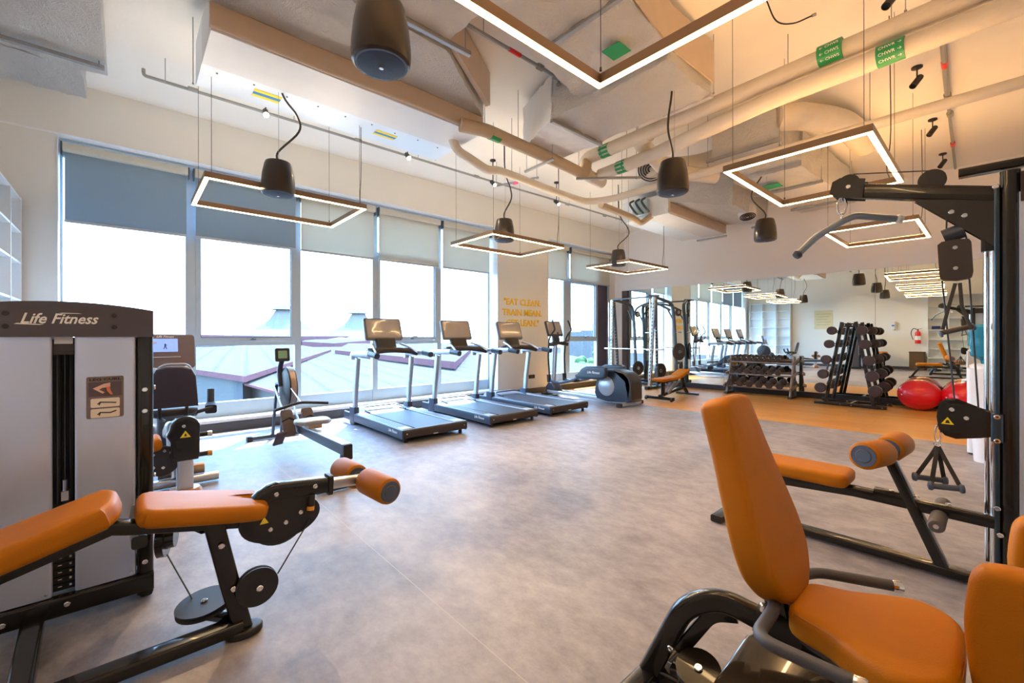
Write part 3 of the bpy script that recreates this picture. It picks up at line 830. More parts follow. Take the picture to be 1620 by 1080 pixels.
pipe('lower thick lagged pipe with green CHWR flow label below the other', [(0.4, 4.78, 3.74), (-1.5, 4.86, 3.74), (-3.0, 5.16, 3.74), (-3.9, 5.22, 3.74)], 0.085,
     labels=[((-0.50, 4.805, 3.74), (-0.68, 4.815, 3.74)), ((-3.42, 5.185, 3.74), (-3.57, 5.195, 3.74))], text_='CHWR \u2192', rods=[(-0.6, 4.9, 3.82), (-1.4, 4.98, 3.82), (-3.5, 5.3, 3.8)])
pipe('long thin lagged drain pipe crossing low over the room and turning along the windows', [(0.35, 5.93, 3.6), (-4.2, 5.92, 3.6), (-4.58, 5.72, 3.6), (-4.56, 4.9, 3.6), (-4.48, 3.72, 3.6), (-4.42, 3.5, 3.52), (-4.45, 3.3, 3.6), (-4.45, 3.05, 3.66), (-4.42, 2.95, 3.78)], 0.055, rr=0.25,
     rods=[(-0.9, 5.92, 3.65), (-2.9, 5.92, 3.65), (-4.0, 5.92, 3.65), (-4.5, 4.0, 3.65)])
pipe('tan lagged pipe with green label coming out of the near air unit', [(-4.02, 2.8, 3.74), (-3.93, 3.1, 3.74), (-3.93, 4.45, 3.70), (-3.95, 4.92, 3.68), (-3.96, 4.98, 3.9)], 0.075, LAGT,
     labels=[((-3.935, 3.16, 3.738), (-3.935, 3.30, 3.734))], rods=[(-3.93, 3.6, 3.8), (-3.93, 4.3, 3.78)], rr=0.09)
pipe('fat lagged branch elbow dropping from the thick pipes', [(-2.95, 4.98, 3.95), (-3.15, 5.02, 3.95), (-3.18, 5.45, 3.86), (-3.12, 5.7, 3.70), (-2.7, 6.35, 3.66)], 0.10, rr=0.14)
pipe('tan lagged pipe feeding the far air unit', [(-4.62, 6.2, 3.66), (-4.70, 7.3, 3.66), (-4.76, 7.7, 3.62), (-4.60, 7.85, 3.78)], 0.058, LAGT, rods=[(-4.66, 6.6, 3.7)], rr=0.09)
# pipe supports
t = thing('pipe_bracket', 'galvanised pipe bracket below the pipes between the two air units', 'bracket', (0, 0, 0))
strut(t, (-3.95, 4.72, 3.58), (-3.35, 5.42, 3.60), 0.035, 0.03); hanger(t, -3.93, 4.76, 3.57); hanger(t, -3.38, 5.36, 3.57)
t = thing('pipe_bracket', 'galvanised pipe bracket crossing the tan pipe near its middle', 'bracket', (0, 0, 0))
strut(t, (-4.25, 4.02, 3.585), (-3.72, 4.02, 3.60), 0.03, 0.03); hanger(t, -4.22, 4.02, 3.57); hanger(t, -3.75, 4.02, 3.58)
t = thing('pipe_bracket', 'pale cross strut with a pink tip over the second window-side loop lamp', 'bracket', (0, 0, 0))
strut(t, (-5.85, 4.78, 3.98), (-5.05, 5.08, 3.99), 0.03, 0.03); hanger(t, -5.08, 5.07, 3.97); hanger(t, -5.8, 4.8, 3.97)
mb = MB(); mb.box((-5.45, 4.93, 3.962), (0.09, 0.05, 0.02), 0.35); obj('tip_cover', mb, mat('pink_cap', (0.85, 0.12, 0.3), 0.5, noise=0.02), t)

# --- far fan coil unit and its ducts
t = thing('fan_coil_unit', 'far ceiling air unit with pale blue underside near the mirror wall', 'air unit', (0, 0, 0))
mb = MB(); mb.bb((-5.25, 7.80, 3.74), (-4.72, 10.38, 4.16)); obj('metal_casing', mb, SHEET, t)
mb = MB(); mb.bb((-4.72, 7.80, 3.735), (-4.22, 10.38, 4.14)); obj('white_casing', mb, PANELW, t)
mb = MB(); mb.rbeam([(-4.205, 7.80, 3.85), (-4.2, 9.0, 3.845), (-4.205, 10.38, 3.85)], 0.05, 0.20, 0.02); obj('insulation_strip', mb, TAN, t)
mb = MB(); frustum(mb, [(-4.2, 7.75, 3.95), (-4.2, 10.4, 3.95), (-4.2, 10.4, 4.36), (-4.2, 7.75, 4.36)], [(-3.15, 8.1, 3.72), (-3.15, 9.9, 3.72), (-3.15, 9.9, 4.3), (-3.15, 8.1, 4.3)], seed=24); obj('plenum', mb, WRAP, t)
mb = MB(); mb.lathe([(0.0, 0), (0.15, 0.0), (0.16, 0.02), (0.16, 0.2)], (-3.22, 9.0, 3.68), (-0.2, 0.25, 1), 24)
obj('round_outlet', mb, PANELW, t)
for k, r in enumerate((0.13, 0.10, 0.07, 0.04)):
    mb = MB(); mb.torus((-3.22, 9.0, 3.675 - 0.003 * k), (-0.2, 0.25, 1), r, 0.009); obj('outlet_ring', mb, DBROWN, t)
strut(t, (-4.9, 10.45, 3.70), (-4.2, 10.45, 3.70)); strut(t, (-3.5, 10.0, 3.68), (-3.1, 10.0, 3.68))
for x, y in ((-5.27, 7.78), (-4.2, 10.42), (-5.27, 10.42)): hanger(t, x, y, 3.75)
mb = MB(); mb.bb((-4.95, 7.7, 3.80), (-4.62, 7.78, 4.1)); obj('valve_box', mb, mat('pale_blue_plate', (0.45, 0.60, 0.66), 0.4, 0.3, noise=0.05), t)
for k in range(3):
    mb = MB(); mb.tube(catmull([(-4.9 + 0.13 * k, 7.66, 4.1), (-4.88 + 0.13 * k, 7.5, 4.0), (-4.8 + 0.13 * k, 7.52, 3.85), (-4.83 + 0.13 * k, 7.68, 3.82)]), 0.022, 8); obj('valve_pipe', mb, DBLUE, t)

t = thing('air_duct', 'foil wrapped duct with rounded elbow behind the middle loop lamp of the right row', 'duct', (0, 0, 0))
mb = MB(); wrapbox(mb, (-2.62, 6.02, 3.80), (-1.82, 7.0, 4.30), 6, 0.008, 31); obj('duct_drop', mb, WRAP, t)
mb = MB(); frustum(mb, [(-2.7, 7.0, 3.72), (-1.8, 7.0, 3.72), (-1.8, 7.0, 4.25), (-2.7, 7.0, 4.25)], [(-2.55, 9.9, 3.78), (-1.7, 9.9, 3.78), (-1.7, 9.9, 4.3), (-2.55, 9.9, 4.3)], 8, 0.01, seed=33); obj('duct', mb, WRAP, t)
mb = MB(); mb.tube(catmull([(-1.85, 6.1, 4.1), (-1.6, 6.4, 4.12), (-1.35, 7.1, 4.16), (-1.30, 8.2, 4.2)], 6), 0.16, 18); obj('flexible_duct', mb, LAG, t)
mb = MB(); mb.tube(catmull([(-2.62, 6.6, 4.0), (-3.0, 6.5, 3.95), (-3.3, 6.1, 3.88), (-3.36, 5.72, 3.86)], 6), 0.17, 18); obj('flexible_duct', mb, LAG, t)
strut(t, (-2.68, 6.0, 3.775), (-1.76, 6.0, 3.775)); strut(t, (-2.7, 7.86, 3.70), (-1.75, 7.86, 3.70)); strut(t, (-2.6, 9.4, 3.74), (-1.65, 9.4, 3.74))
for x, y in ((-2.66, 6.0), (-1.78, 6.0), (-1.77, 7.86), (-2.68, 7.86), (-1.68, 9.4)): hanger(t, x, y, 3.7)
mb = MB(); mb.bb((-2.42, 7.35, 3.672), (-2.2, 7.58, 3.68)); obj('duct_label', mb, GREENL, t)
t = thing('air_diffuser', 'round grey ringed diffuser behind the big lagged pipes', 'air vent', (-3.36, 5.72, 3.80))
dax = V(0.30, -0.62, -0.72).normalized()
mb = MB(); mb.lathe([(0.0, -0.02), (0.20, 0.0), (0.22, -0.02), (0.20, -0.14)][::-1], (0, 0, 0), dax, 28); obj('diffuser_body', mb, PANELW, t)
for k, r in enumerate((0.185, 0.15, 0.115, 0.08, 0.045)):
    mb = MB(); mb.torus(dax * 0.004, dax, r, 0.009, 28, 6); obj('diffuser_ring', mb, DBROWN, t)

# --- sprinkler and conduit runs
t = thing('conduit_run', 'long dark conduit under the ceiling along the windows', 'conduit', (0, 0, 0))
mb = MB(); mb.tube(smooth_path([(-6.06, 0.12, 4.22), (-6.06, 0.12, 4.15), (-6.05, 4.8, 4.15), (-5.98, 9.1, 4.15)], 0.03), 0.017, 10); obj('conduit', mb, PIPEG, t)
for y in (0.3, 1.6, 3.4, 5.2, 7.0, 8.7): hanger(t, -6.04, y, 4.14)
for y in (0.5, 2.4, 4.5, 6.9, 8.2):
    mb = MB(); mb.cyl((-6.04, y, 4.15), (-6.04, y + 0.09, 4.15), 0.024, seg=12); obj('coupling', mb, PIPEG, t)
t = thing('sprinkler_pipe', 'thin grey sprinkler pipe with red band left of the largest loop lamp', 'pipe', (0, 0, 0))
mb = MB(); mb.tube([(-3.21, 2.0, 4.2), (-3.21, 3.52, 4.2)], 0.018, 10); obj('pipe_run', mb, PIPEG, t)
mb = MB(); mb.cyl((-3.21, 2.82, 4.2), (-3.21, 2.97, 4.2), 0.022, seg=12); obj('red_band', mb, REDP, t)
for y in (3.22, 3.48):
    mb = MB(); mb.cyl((-3.21, y, 4.2), (-3.21, y + 0.07, 4.2), 0.032, seg=12); obj('coupling', mb, PIPEG, t)
mb = MB(); mb.cyl((-3.21, 3.55, 4.22), (-3.21, 3.55, 4.13), 0.014, seg=10); mb.lathe([(0.03, 0), (0.03, 0.008)], (-3.21, 3.55, 4.125), seg=12); obj('sprinkler_head', mb, PIPEG, t); hanger(t, -3.21, 2.5, 4.2)
t = thing('sprinkler_pipe', 'thin grey sprinkler pipe with red bands beside the black spotlights', 'pipe', (0, 0, 0))
mb = MB(); mb.tube([(-0.36, 6.1, 4.33), (-0.41, 7.75, 4.33)], 0.026, 10); mb.tube([(-0.41, 7.75, 4.33), (-0.49, 11.0, 4.33)], 0.018, 10); obj('pipe_run', mb, PIPEG, t)
for a in ((-0.377, 6.62), (-0.452, 9.5)):
    mb = MB(); mb.cyl((a[0], a[1], 4.33), (a[0] - 0.004, a[1] + 0.14, 4.33), 0.029, seg=12); obj('red_band', mb, REDP, t)
for a in ((-0.405, 7.55), (-0.415, 8.2)):
    mb = MB(); mb.cyl((a[0], a[1], 4.33), (a[0], a[1] + 0.1, 4.33), 0.036, seg=12); obj('coupling', mb, PIPEG, t)
hanger(t, -0.39, 7.0, 4.30)
t = thing('sensor_cable', 'black loose cable with a small sensor hanging from the ceiling', 'cable', (0, 0, 0))
mb = MB(); mb.tube(catmull([(-1.35, 4.2, 4.32), (-1.30, 4.3, 4.15), (-1.2, 4.4, 4.12), (-1.08, 4.5, 4.17)]), 0.006, 6); obj('cable', mb, BLACKM, t)
mb = MB(); mb.lathe([(0.012, 0), (0.014, 0.03), (0.0, 0.035)], (-1.08, 4.5, 4.17), (1, 0.7, 0.4), 10); obj('sensor', mb, PIPEG, t)

# --- rectangular loop lamps
WARM = (1.0, 0.64, 0.29)
LEDM = mat('led_diffuser', (0.9, 0.85, 0.75), 0.5, emit=WARM, estr=LED_DOWN, noise=0.01)
LEDU = mat('led_uplight', (0.9, 0.85, 0.75), 0.5, emit=(1.0, 0.54, 0.20), estr=LED_UP, noise=0.01)
BRONZE = mat('bronze_profile', (0.30, 0.20, 0.13), 0.35, 0.7, noise=0.05)
CEIL_FILL = mat('added_ceiling_uplight', (0.9, 0.85, 0.75), 0.5, emit=(1.0, 0.78, 0.52), estr=24.0, noise=0.01)  # added glow that brightens the ceiling over the window-side lamps
def loop_lamp(x0, x1, y0, y1, z, label, rods):
    t = thing('loop_lamp', label, 'ceiling lamp', ((x0 + x1) / 2, (y0 + y1) / 2, z), group='rectangular loop lamps')
    hx, hy = (x1 - x0) / 2, (y1 - y0) / 2
    w, h = 0.042, 0.055
    pts = [(-hx + w / 2, -hy + w / 2, h / 2), (hx - w / 2, -hy + w / 2, h / 2), (hx - w / 2, hy - w / 2, h / 2), (-hx + w / 2, hy - w / 2, h / 2)]
    mb = MB(); mb.sweep(pts, [(w / 2, -h / 2), (w / 2, h / 2), (-w / 2, h / 2), (-w / 2, -h / 2)], closed=True); obj('frame', mb, BRONZE, t, smooth=30)
    d = w - 0.008
    mb = MB(); mb.sweep([(p[0], p[1], -0.0015) for p in pts], [(d / 2, -0.0015), (d / 2, 0.0015), (-d / 2, 0.0015), (-d / 2, -0.0015)], closed=True); obj('led_strip', mb, LEDM, t)
    mb = MB(); mb.sweep([(p[0], p[1], h + 0.001) for p in pts], [(d / 3, -0.001), (d / 3, 0.001), (-d / 3, 0.001), (-d / 3, -0.001)], closed=True); obj('upper_led_or_fill_strip', mb, LEDU if x0 > -3 else CEIL_FILL, t)  # strips on the window side are added fill for the ceiling
    for (sx, sy) in ((-1, -1), (1, -1), (1, 1), (-1, 1)):
        x, y = sx * (hx - 0.06), sy * (hy - 0.06)
        mb = MB(); mb.cyl((x, y, h), (x, y, ZC - z), 0.0022, seg=5); mb.lathe([(0.008, 0), (0.006, 0.02), (0, 0.02)], (x, y, h), seg=8); obj('suspension_wire', mb, BLACKM, t)
    x, y = hx - 0.1, hy - 0.03
    mb = MB(); mb.tube(catmull([(x, y, h), (x - 0.02, y, h + 0.12), (x + 0.01, y, 0.5), (x, y, ZC - z)], 5), 0.0045, 6); obj('power_cable', mb, BLACKM, t)
    return t
loop_lamp(-5.86, -4.75, 0.51, 2.02, 2.8, 'glowing loop lamp hanging in front of the two blue grey blinds', 0)
loop_lamp(-5.76, -4.70, 3.82, 5.32, 2.8, 'glowing rectangular loop lamp hanging second on the window side, left of the slogan pier', 0)
loop_lamp(-5.76, -4.71, 7.22, 8.70, 2.8, 'glowing rectangular loop lamp hanging farthest on the window side, near the mirror corner', 0)
loop_lamp(-1.55, -0.50, 0.54, 2.06, 2.8, 'largest looking glowing loop lamp at the top of the view, only its corner in frame', 0)
loop_lamp(-1.61, -0.58, 3.93, 5.45, 2.8, 'middle glowing loop lamp of the right row, left above the cable tower arm', 0)
loop_lamp(-1.64, -0.64, 7.30, 8.80, 2.8, 'glowing rectangular loop lamp hanging farthest on the right row, above the mirror top', 0)

# --- pendant loudspeakers
SPK = mat('pendant_speaker_shell', (0.022, 0.015, 0.012), 0.28, noise=0.06, nscale=30, coat=0.3)
GRILL = mat('speaker_grille', (0.02, 0.025, 0.05), 0.45, bump=0.4, bscale=400)
def pendant(x, y, z, label, sway):
    t = thing('pendant_speaker', label, 'loudspeaker', (x, y, z), group='black pendant speakers')
    mb = MB(); mb.lathe([(0.135, 0.0), (0.148, 0.012), (0.152, 0.04), (0.150, 0.10), (0.140, 0.20), (0.122, 0.29), (0.112, 0.315), (0.06, 0.322), (0, 0.322)], seg=36); obj('shell', mb, SPK, t)
    mb = MB(); mb.lathe([(0, -0.012), (0.06, -0.010), (0.115, -0.003), (0.134, 0.006), (0.134, 0.01)], seg=36); g = obj('grille', mb, GRILL, t)
    mb = MB(); mb.lathe([(0.012, 0), (0.012, 0.004), (0.008, 0.006), (0, 0.006)], (0, 0, -0.012), (0, 0, -1), 12); obj('logo_badge', mb, CHROME, g)
    sx, sy = sway
    mb = MB(); mb.tube(catmull([(0, 0, 0.32), (0.01 * sx, 0.0, 0.42), (0.22 * sx, 0.22 * sy, 0.62), (0.20 * sx, 0.20 * sy, 0.78), (0.02 * sx, 0.03 * sy, 1.05), (0, 0, ZC - z)], 6), 0.010, 8); obj('cable', mb, SPK, t)
    mb = MB(); mb.cyl((0.02, 0, 0.32), (0.02, 0, ZC - z), 0.002, seg=5); obj('safety_wire', mb, GALV, t)
    return t
pendant(-2.14, 0.99, 2.77, 'largest looking black pendant speaker near the top of the view', (0.1, 0.1))
pendant(-4.70, 1.10, 2.75, 'black pendant speaker with a kinked cable just behind the nearest window-side loop lamp', (0.6, 0.7))
pendant(-4.86, 4.17, 2.77, 'black pendant speaker over the second window-side loop lamp', (0.3, 0.35))
pendant(-5.06, 7.36, 2.77, 'small looking black pendant speaker over the farthest window-side loop lamp', (0.6, 0.7))
pendant(-2.14, 4.04, 2.77, 'black pendant speaker hanging below the thick lagged pipes in the middle of the view', (-0.15, -0.1))
pendant(-2.29, 7.08, 2.77, 'black pendant speaker with a curled cable left of the lat bar', (-0.6, -0.6))

# --- small black spotlights
def spotlight(x, y, z, d, label, power, top=ZC):
    t = thing('spotlight', label, 'spotlight', (x, y, top), group='black ceiling spotlights')
    mb = MB(); mb.lathe([(0.05, 0), (0.05, -0.018), (0.03, -0.028), (0.0, -0.028)], seg=20); mb.cyl((0, 0, -0.02), (0, 0, z - top + 0.02), 0.007, seg=8); obj('mount', mb, BLACKM, t)
    d = V(d).normalized(); o = V(0, 0, z - top)
    mb = MB(); mb.lathe([(0.0, -0.07), (0.030, -0.07), (0.032, -0.06), (0.034, 0.09), (0.030, 0.09), (0.026, 0.07)], o, d, 20); h_ = obj('lamp_head', mb, BLACKM, t)
    mb = MB(); mb.lathe([(0.0, 0.071), (0.026, 0.071)], o, d, 16); obj('lens', mb, SPOTM if power > 0 else GRILL, h_)
    if power <= 0: return t
    l = bpy.data.lights.new('spot', 'SPOT'); l.energy = power; l.spot_size = math.radians(95); l.spot_blend = 0.7; l.color = (1.0, 0.72, 0.42); l.shadow_soft_size = 0.025
    lo = bpy.data.objects.new('spot_beam', l); COL.objects.link(lo); lo.parent = h_; lo.location = o + d * 0.10; lo.rotation_euler = d.to_track_quat('-Z', 'Y').to_euler()
    return t
SPOTM = mat('spot_lens', (1, 0.9, 0.7), 0.4, emit=(1.0, 0.76, 0.45), estr=60)
for y, lb in ((4.9, 'black spotlight at the top edge of the view'), (6.68, 'nearest whole black spotlight right of the thick pipes'), (8.46, 'middle black spotlight on the ceiling above the cable tower'), (10.18, 'farthest black spotlight, close above the cable tower arm')):
    spotlight(-0.60, y, 4.24, (-0.35, -0.55, -0.75), lb, 0.0)
for y, z_, lb in ((1.22, 4.02, 'lit spotlight shining below the near air unit sticker'), (3.08, 4.02, 'lit spotlight on the conduit left of the drain pipe bend'), (4.70, 4.0, 'lit spotlight left of the second window-side pendant speaker cable'), (6.32, 4.0, 'lit spotlight right of the second window-side pendant speaker cable')):
    spotlight(-5.78, y, z_, (0.75, -0.1, -0.62), lb, SPOT_W)
# ================================================================== leg curl machine, left foreground
t = thing('leg_curl_machine', 'big leg curl machine with silver shroud tower and orange leather bench at left front', 'exercise machine', (-2.6, 0.0, 0))
T0 = V(-2.6, 0.0, 0)
def L(x, y, z): return V(x, y, z) - T0
FX = -2.93      # front plane of the tower
yc = -0.233
# uprights and header
mb = MB(); mb.rbeam([L(FX - 0.035, 0.062, 0.02), L(FX - 0.035, 0.062, 1.46)], 0.066, 0.07, 0.02, up=(1, 0, 0)); o = obj('upright', mb, BLACK, t)
mb = MB(); mb.rbeam([L(FX - 0.035, -0.528, 0.02), L(FX - 0.035, -0.528, 1.46)], 0.066, 0.07, 0.02, up=(1, 0, 0)); obj('upright', mb, BLACK, t)
mb = MB(); mb.rbeam([L(FX - 0.42, 0.062, 0.02), L(FX - 0.42, 0.062, 1.40)], 0.066, 0.06, 0.02, up=(1, 0, 0)); obj('upright', mb, BLACK, t)
prof = []
HEAD = mat('charcoal_header', (0.085, 0.070, 0.082), 0.34, 0.3, noise=0.04, coat=0.2)
top = [(yc + s * 0.328, 1.488 + 0.032 * (1 - (s * 1.0) ** 2)) for s in [x / 8 for x in range(8, -9, -1)]]
poly = [(-0.328 + yc, 1.352), (0.328 + yc, 1.352)] + top
mb = MB(); mb.prism(poly, L(FX - 0.014, 0, 0) , (0, 1, 0), (0, 0, 1), 0.022); h_ = obj('header_panel', mb, HEAD, t)
mb = MB()
topb = [(y, z) for y, z in top]
mb.prism([(yc - 0.33, 1.36), (yc + 0.33, 1.36)] + topb, L(FX - 0.46, 0, 0), (0, 1, 0), (0, 0, 1), 0.44); obj('tower_cap', mb, BLACKM, t)
text('logo', 'Life Fitness', WHITEP, h_, L(FX + 0.0088, yc - 0.010, 1.436), (0, 1, 0), (0, 0, 1), 0.066, shear=0.35, bold=0.0012, sx=0.85)
mb = MB(); mb.prism([(-0.128, -0.025), (-0.05, -0.028), (-0.035, -0.025), (-0.120, -0.020)], L(FX + 0.0088, yc - 0.025, 1.436), (0, 1, 0), (0, 0, 1), 0.0008); obj('logo_swoosh', mb, WHITEP, h_)
mb = MB(); mb.prism([(0.010, 0.030), (0.020, 0.0265), (0.085, 0.0275), (0.070, 0.030)], L(FX + 0.0088, yc - 0.02, 1.436), (0, 1, 0), (0, 0, 1), 0.0008); obj('logo_swoosh', mb, WHITEP, h_)
for y in (-0.41, 0.0 - 0.055 + 0.0):
    for z in (1.40, 1.458):
        mb = MB(); mb.lathe([(0.011, 0), (0.011, 0.003), (0.006, 0.003), (0.0, 0.001)], L(FX + 0.008, y, z), (1, 0, 0), 14); obj('header_bolt', mb, BLACKM, h_)
# shroud panels either side of the weight slot
for (y0, y1) in ((-0.495, -0.270), (-0.196, 0.026)):
    mb = MB(); mb.rbeam([L(FX - 0.022, (y0 + y1) / 2, 0.135), L(FX - 0.022, (y0 + y1) / 2, 1.352)], y1 - y0, 0.035, 0.014, up=(1, 0, 0)); obj('shroud_panel', mb, SHROUD, t)
    for z in (0.2, 0.7, 1.2):
        mb = MB(); mb.lathe([(0.007, 0), (0.007, 0.003), (0, 0.004)], L(FX - 0.004, y1 - 0.02, z * 0 + 0.155), (1, 0, 0), 8)
    obj('screw', mb, CHROME, t)
mb = MB(); mb.bb(L(FX - 0.44, -0.50, 0.1), L(FX - 0.42, 0.03, 1.35)); obj('rear_shroud', mb, SHROUD, t)
mb = MB(); mb.bb(L(FX - 0.41, 0.030, 0.1), L(FX - 0.08, 0.05, 1.35)); obj('side_shroud', mb, HEAD, t)
# weight stack in the slot
mb = MB(); mb.bb(L(FX - 0.36, -0.50, 0.10), L(FX - 0.345, 0.02, 1.34)); obj('slot_back', mb, BLACKM, t)
for y in (-0.255, -0.211):
    mb = MB(); mb.cyl(L(FX - 0.12, y, 0.12), L(FX - 0.12, y, 1.35), 0.009, seg=10); obj('guide_rod', mb, BLACKM, t)
mb = MB(); mb.cyl(L(FX - 0.09, -0.233, 0.62), L(FX - 0.09, -0.233, 1.30), 0.003, seg=6); obj('lift_cable', mb, BLACKM, t)
mb = MB(); mb.box(L(FX - 0.05, -0.233, 1.30), (0.05, 0.068, 0.035)); mb.box(L(FX - 0.03, -0.233, 1.275), (0.03, 0.066, 0.014)); obj('stack_cap', mb, DBROWN, t)
mb = MB(); mb.bb(L(FX - 0.03, -0.264, 1.32), L(FX - 0.02, -0.202, 1.352)); obj('slot_plate', mb, PALE, t)
mb = MB(); mb.cyl(L(FX - 0.07, -0.233, 0.60), L(FX - 0.07, -0.233, 0.66), 0.008, seg=10); mb.box(L(FX - 0.07, -0.233, 0.585), (0.025, 0.025, 0.045)); obj('cable_end', mb, STEEL, t)
for k in range(12):
    z = 0.15 + 0.034 * k
    mb = MB(); mb.box(L(FX - 0.12, -0.233, z), (0.12, 0.10, 0.030)); p_ = obj('weight_plate', mb, BLACKM, t)
    mb = MB(); mb.box(L(FX - 0.0595, -0.250, z + 0.003), (0.001, 0.014, 0.004)); mb.box(L(FX - 0.0595, -0.214, z + 0.003), (0.001, 0.008, 0.010)); obj('plate_number', mb, WHITEP, p_, kind='stuff')
# instruction placard
pl_y, pl_z, pw, ph = -0.088, 1.085, 0.135, 0.205
PLAC = mat('placard_brown', (0.20, 0.155, 0.155), 0.5, noise=0.03)
mb = MB(); mb.pad(rrect(pw, ph, 0.008), L(FX - 0.003, pl_y, pl_z - 0.03), (0, 1, 0), (0, 0, 1), 0.0025, 0.001); pc = obj('instruction_placard', mb, PLAC, t)
x0 = FX + 0.0005
text('lettering', 'LEG CURL', mat('dark_print', (0.03, 0.02, 0.03), 0.5, noise=0.02), pc, L(x0, pl_y, pl_z + 0.058), (0, 1, 0), (0, 0, 1), 0.017, bold=0.0006, sx=1.5)
mb = MB(); mb.bb(L(x0 - 0.001, pl_y - 0.06, pl_z - 0.025), L(x0 - 0.0002, pl_y + 0.06, pl_z + 0.045)); obj('placard_photo', mb, mat('placard_photo_ground', (0.10, 0.075, 0.09), 0.5, noise=0.05), pc)
SKIN = mat('skin_print', (0.80, 0.52, 0.40), 0.5, noise=0.06)
mb = MB(); mb.prism([(-0.045, 0.015), (-0.005, 0.036), (0.018, 0.041), (0.018, 0.020), (-0.012, 0.016), (-0.022, 0.008), (-0.002, -0.006), (-0.010, -0.012)][::-1], L(x0, pl_y, pl_z), (0, 1, 0), (0, 0, 1), 0.0006); obj('leg_picture', mb, SKIN, pc)
mb = MB(); mb.prism([(0.002, 0.022), (0.016, 0.022), (0.019, 0.004), (0.028, -0.020), (0.018, -0.018), (0.006, 0.0)][::-1], L(x0, pl_y, pl_z), (0, 1, 0), (0, 0, 1), 0.0006); obj('leg_picture', mb, mat('muscle_print', (0.75, 0.22, 0.12), 0.5, noise=0.1), pc)
CREAM = mat('cream_print', (0.85, 0.76, 0.66), 0.5, noise=0.02)
for k, zz in enumerate((-0.057, -0.108)):
    mb = MB(); mb.pad(rrect(0.105, 0.044, 0.006), L(x0 - 0.0006, pl_y, pl_z + zz), (0, 1, 0), (0, 0, 1), 0.0012, 0.0003); q_ = obj('diagram_panel', mb, CREAM, pc)
    mb = MB()
    up = 0.012 if k else 0.0
    mb.tube([L(x0 + 0.001, pl_y - 0.028, pl_z + zz - 0.006), L(x0 + 0.001, pl_y - 0.018, pl_z + zz + 0.004), L(x0 + 0.001, pl_y + 0.018, pl_z + zz), L(x0 + 0.001, pl_y + 0.040, pl_z + zz - 0.003 + up)], 0.0028, 6)
    mb.tube([L(x0 + 0.001, pl_y - 0.018, pl_z + zz + 0.003), L(x0 + 0.001, pl_y - 0.022, pl_z + zz - 0.011)], 0.002, 6)
    obj('figure_diagram', mb, mat('dark_print', (0, 0, 0)), pc)
# frame on the floor
def frame(name, path, w=0.06, h=0.06, up=(0, 0, 1), r=None):
    mb = MB(); mb.rbeam([L(*p) for p in path], w, h, r, up); return obj(name, mb, BLACK, t)
frame('base_rail', [(FX - 0.01, -0.62, 0.085), (FX - 0.01, 0.095, 0.085)], 0.05, 0.09)
frame('base_rail', [(FX - 0.44, -0.62, 0.045), (FX - 0.44, 0.095, 0.045)], 0.05, 0.07)
frame('base_rail', [(FX - 0.44, 0.065, 0.045), (FX, 0.065, 0.045)], 0.05, 0.07)
frame('cross_beam', [(FX, -0.33, 0.05), (-2.32, -0.30, 0.05)], 0.075, 0.06)
frame('long_beam', [(-2.28, -0.95, 0.05), (-2.28, 0.38, 0.05)], 0.085, 0.055)
frame('leg', [(-2.28, 0.385, 0.03), (-2.28, 0.335, 0.25), (-2.28, 0.27, 0.56)], 0.055, 0.075, up=(0, 1, 0))
mb = MB(); mb.pad([(0.055 * math.cos(a), 0.075 * math.sin(a)) for a in [2 * PI * k / 20 for k in range(20)]], L(-2.28, 0.39, 0.0), (1, 0, 0), (0, 1, 0), 0.035, 0.01); obj('foot_cap', mb, BLACKM, t)
frame('leg', [(-2.28, -0.92, 0.03), (-2.28, -0.80, 0.40)], 0.055, 0.07, up=(0, 1, 0))
frame('bench_support', [(-2.9, 0.03, 0.475), (-2.62, 0.02, 0.50), (-2.28, 0.03, 0.53)], 0.05, 0.05)
frame('bench_rail', [(-2.28, -0.92, 0.36), (-2.28, -0.05, 0.615), (-2.28, 0.0, 0.60), (-2.28, 0.43, 0.505)], 0.05, 0.055)
frame('bench_support', [(-2.88, 0.30 - 0.25, 0.53), (-2.5, 0.18, 0.52), (-2.3, 0.25, 0.52)], 0.05, 0.05)
bolts(t, [L(-2.247, 0.30, 0.44), L(-2.247, 0.345, 0.235)], (1, 0, 0), 0.013)
bolts(t, [L(FX + 0.003, 0.06, 0.97), L(FX + 0.003, 0.06, 1.08), L(FX + 0.02, -0.22, 0.095), L(FX + 0.02, -0.42, 0.08), L(FX + 0.003, 0.06, 0.19)], (1, 0, 0), 0.012)
bolts(t, [L(FX - 0.04, 0.098, 1.085), L(FX - 0.04, 0.098, 0.62)], (0, 1, 0), 0.012)
# leather pads
def bench_pad(name, p0, p1, w, th, out=None, notch=False):
    """p0 rear, p1 front: centre line of the underside"""
    p0, p1 = L(*p0), L(*p1); ax = (p1 - p0).normalized(); ay = V(-1, 0, 0)   # y axis to the far side
    ln = (p1 - p0).length
    pts = out or rrect(ln, w, 0.06, 5, ln / 2, 0)
    mb = MB(); mb.pad(rounded(pts, 2), p0, ax, ay, th, 0.028, 0.006, 6)
    return obj(name, mb, LEATHER, t)
ln = 0.455
out = [(0.0, -0.10), (0.02, -0.135), (0.06, -0.155), (0.30, -0.155), (0.41, -0.145), (0.45, -0.12), (0.46, -0.07), (0.455, -0.035), (0.40, -0.03), (0.37, -0.0), (0.40, 0.03), (0.455, 0.035), (0.46, 0.07), (0.45, 0.12), (0.41, 0.145), (0.30, 0.155), (0.06, 0.155), (0.02, 0.135), (0.0, 0.10)]
bench_pad('thigh_pad', (-2.28, 0.012, 0.628), (-2.28, 0.455, 0.535), 0.31, 0.072, out)
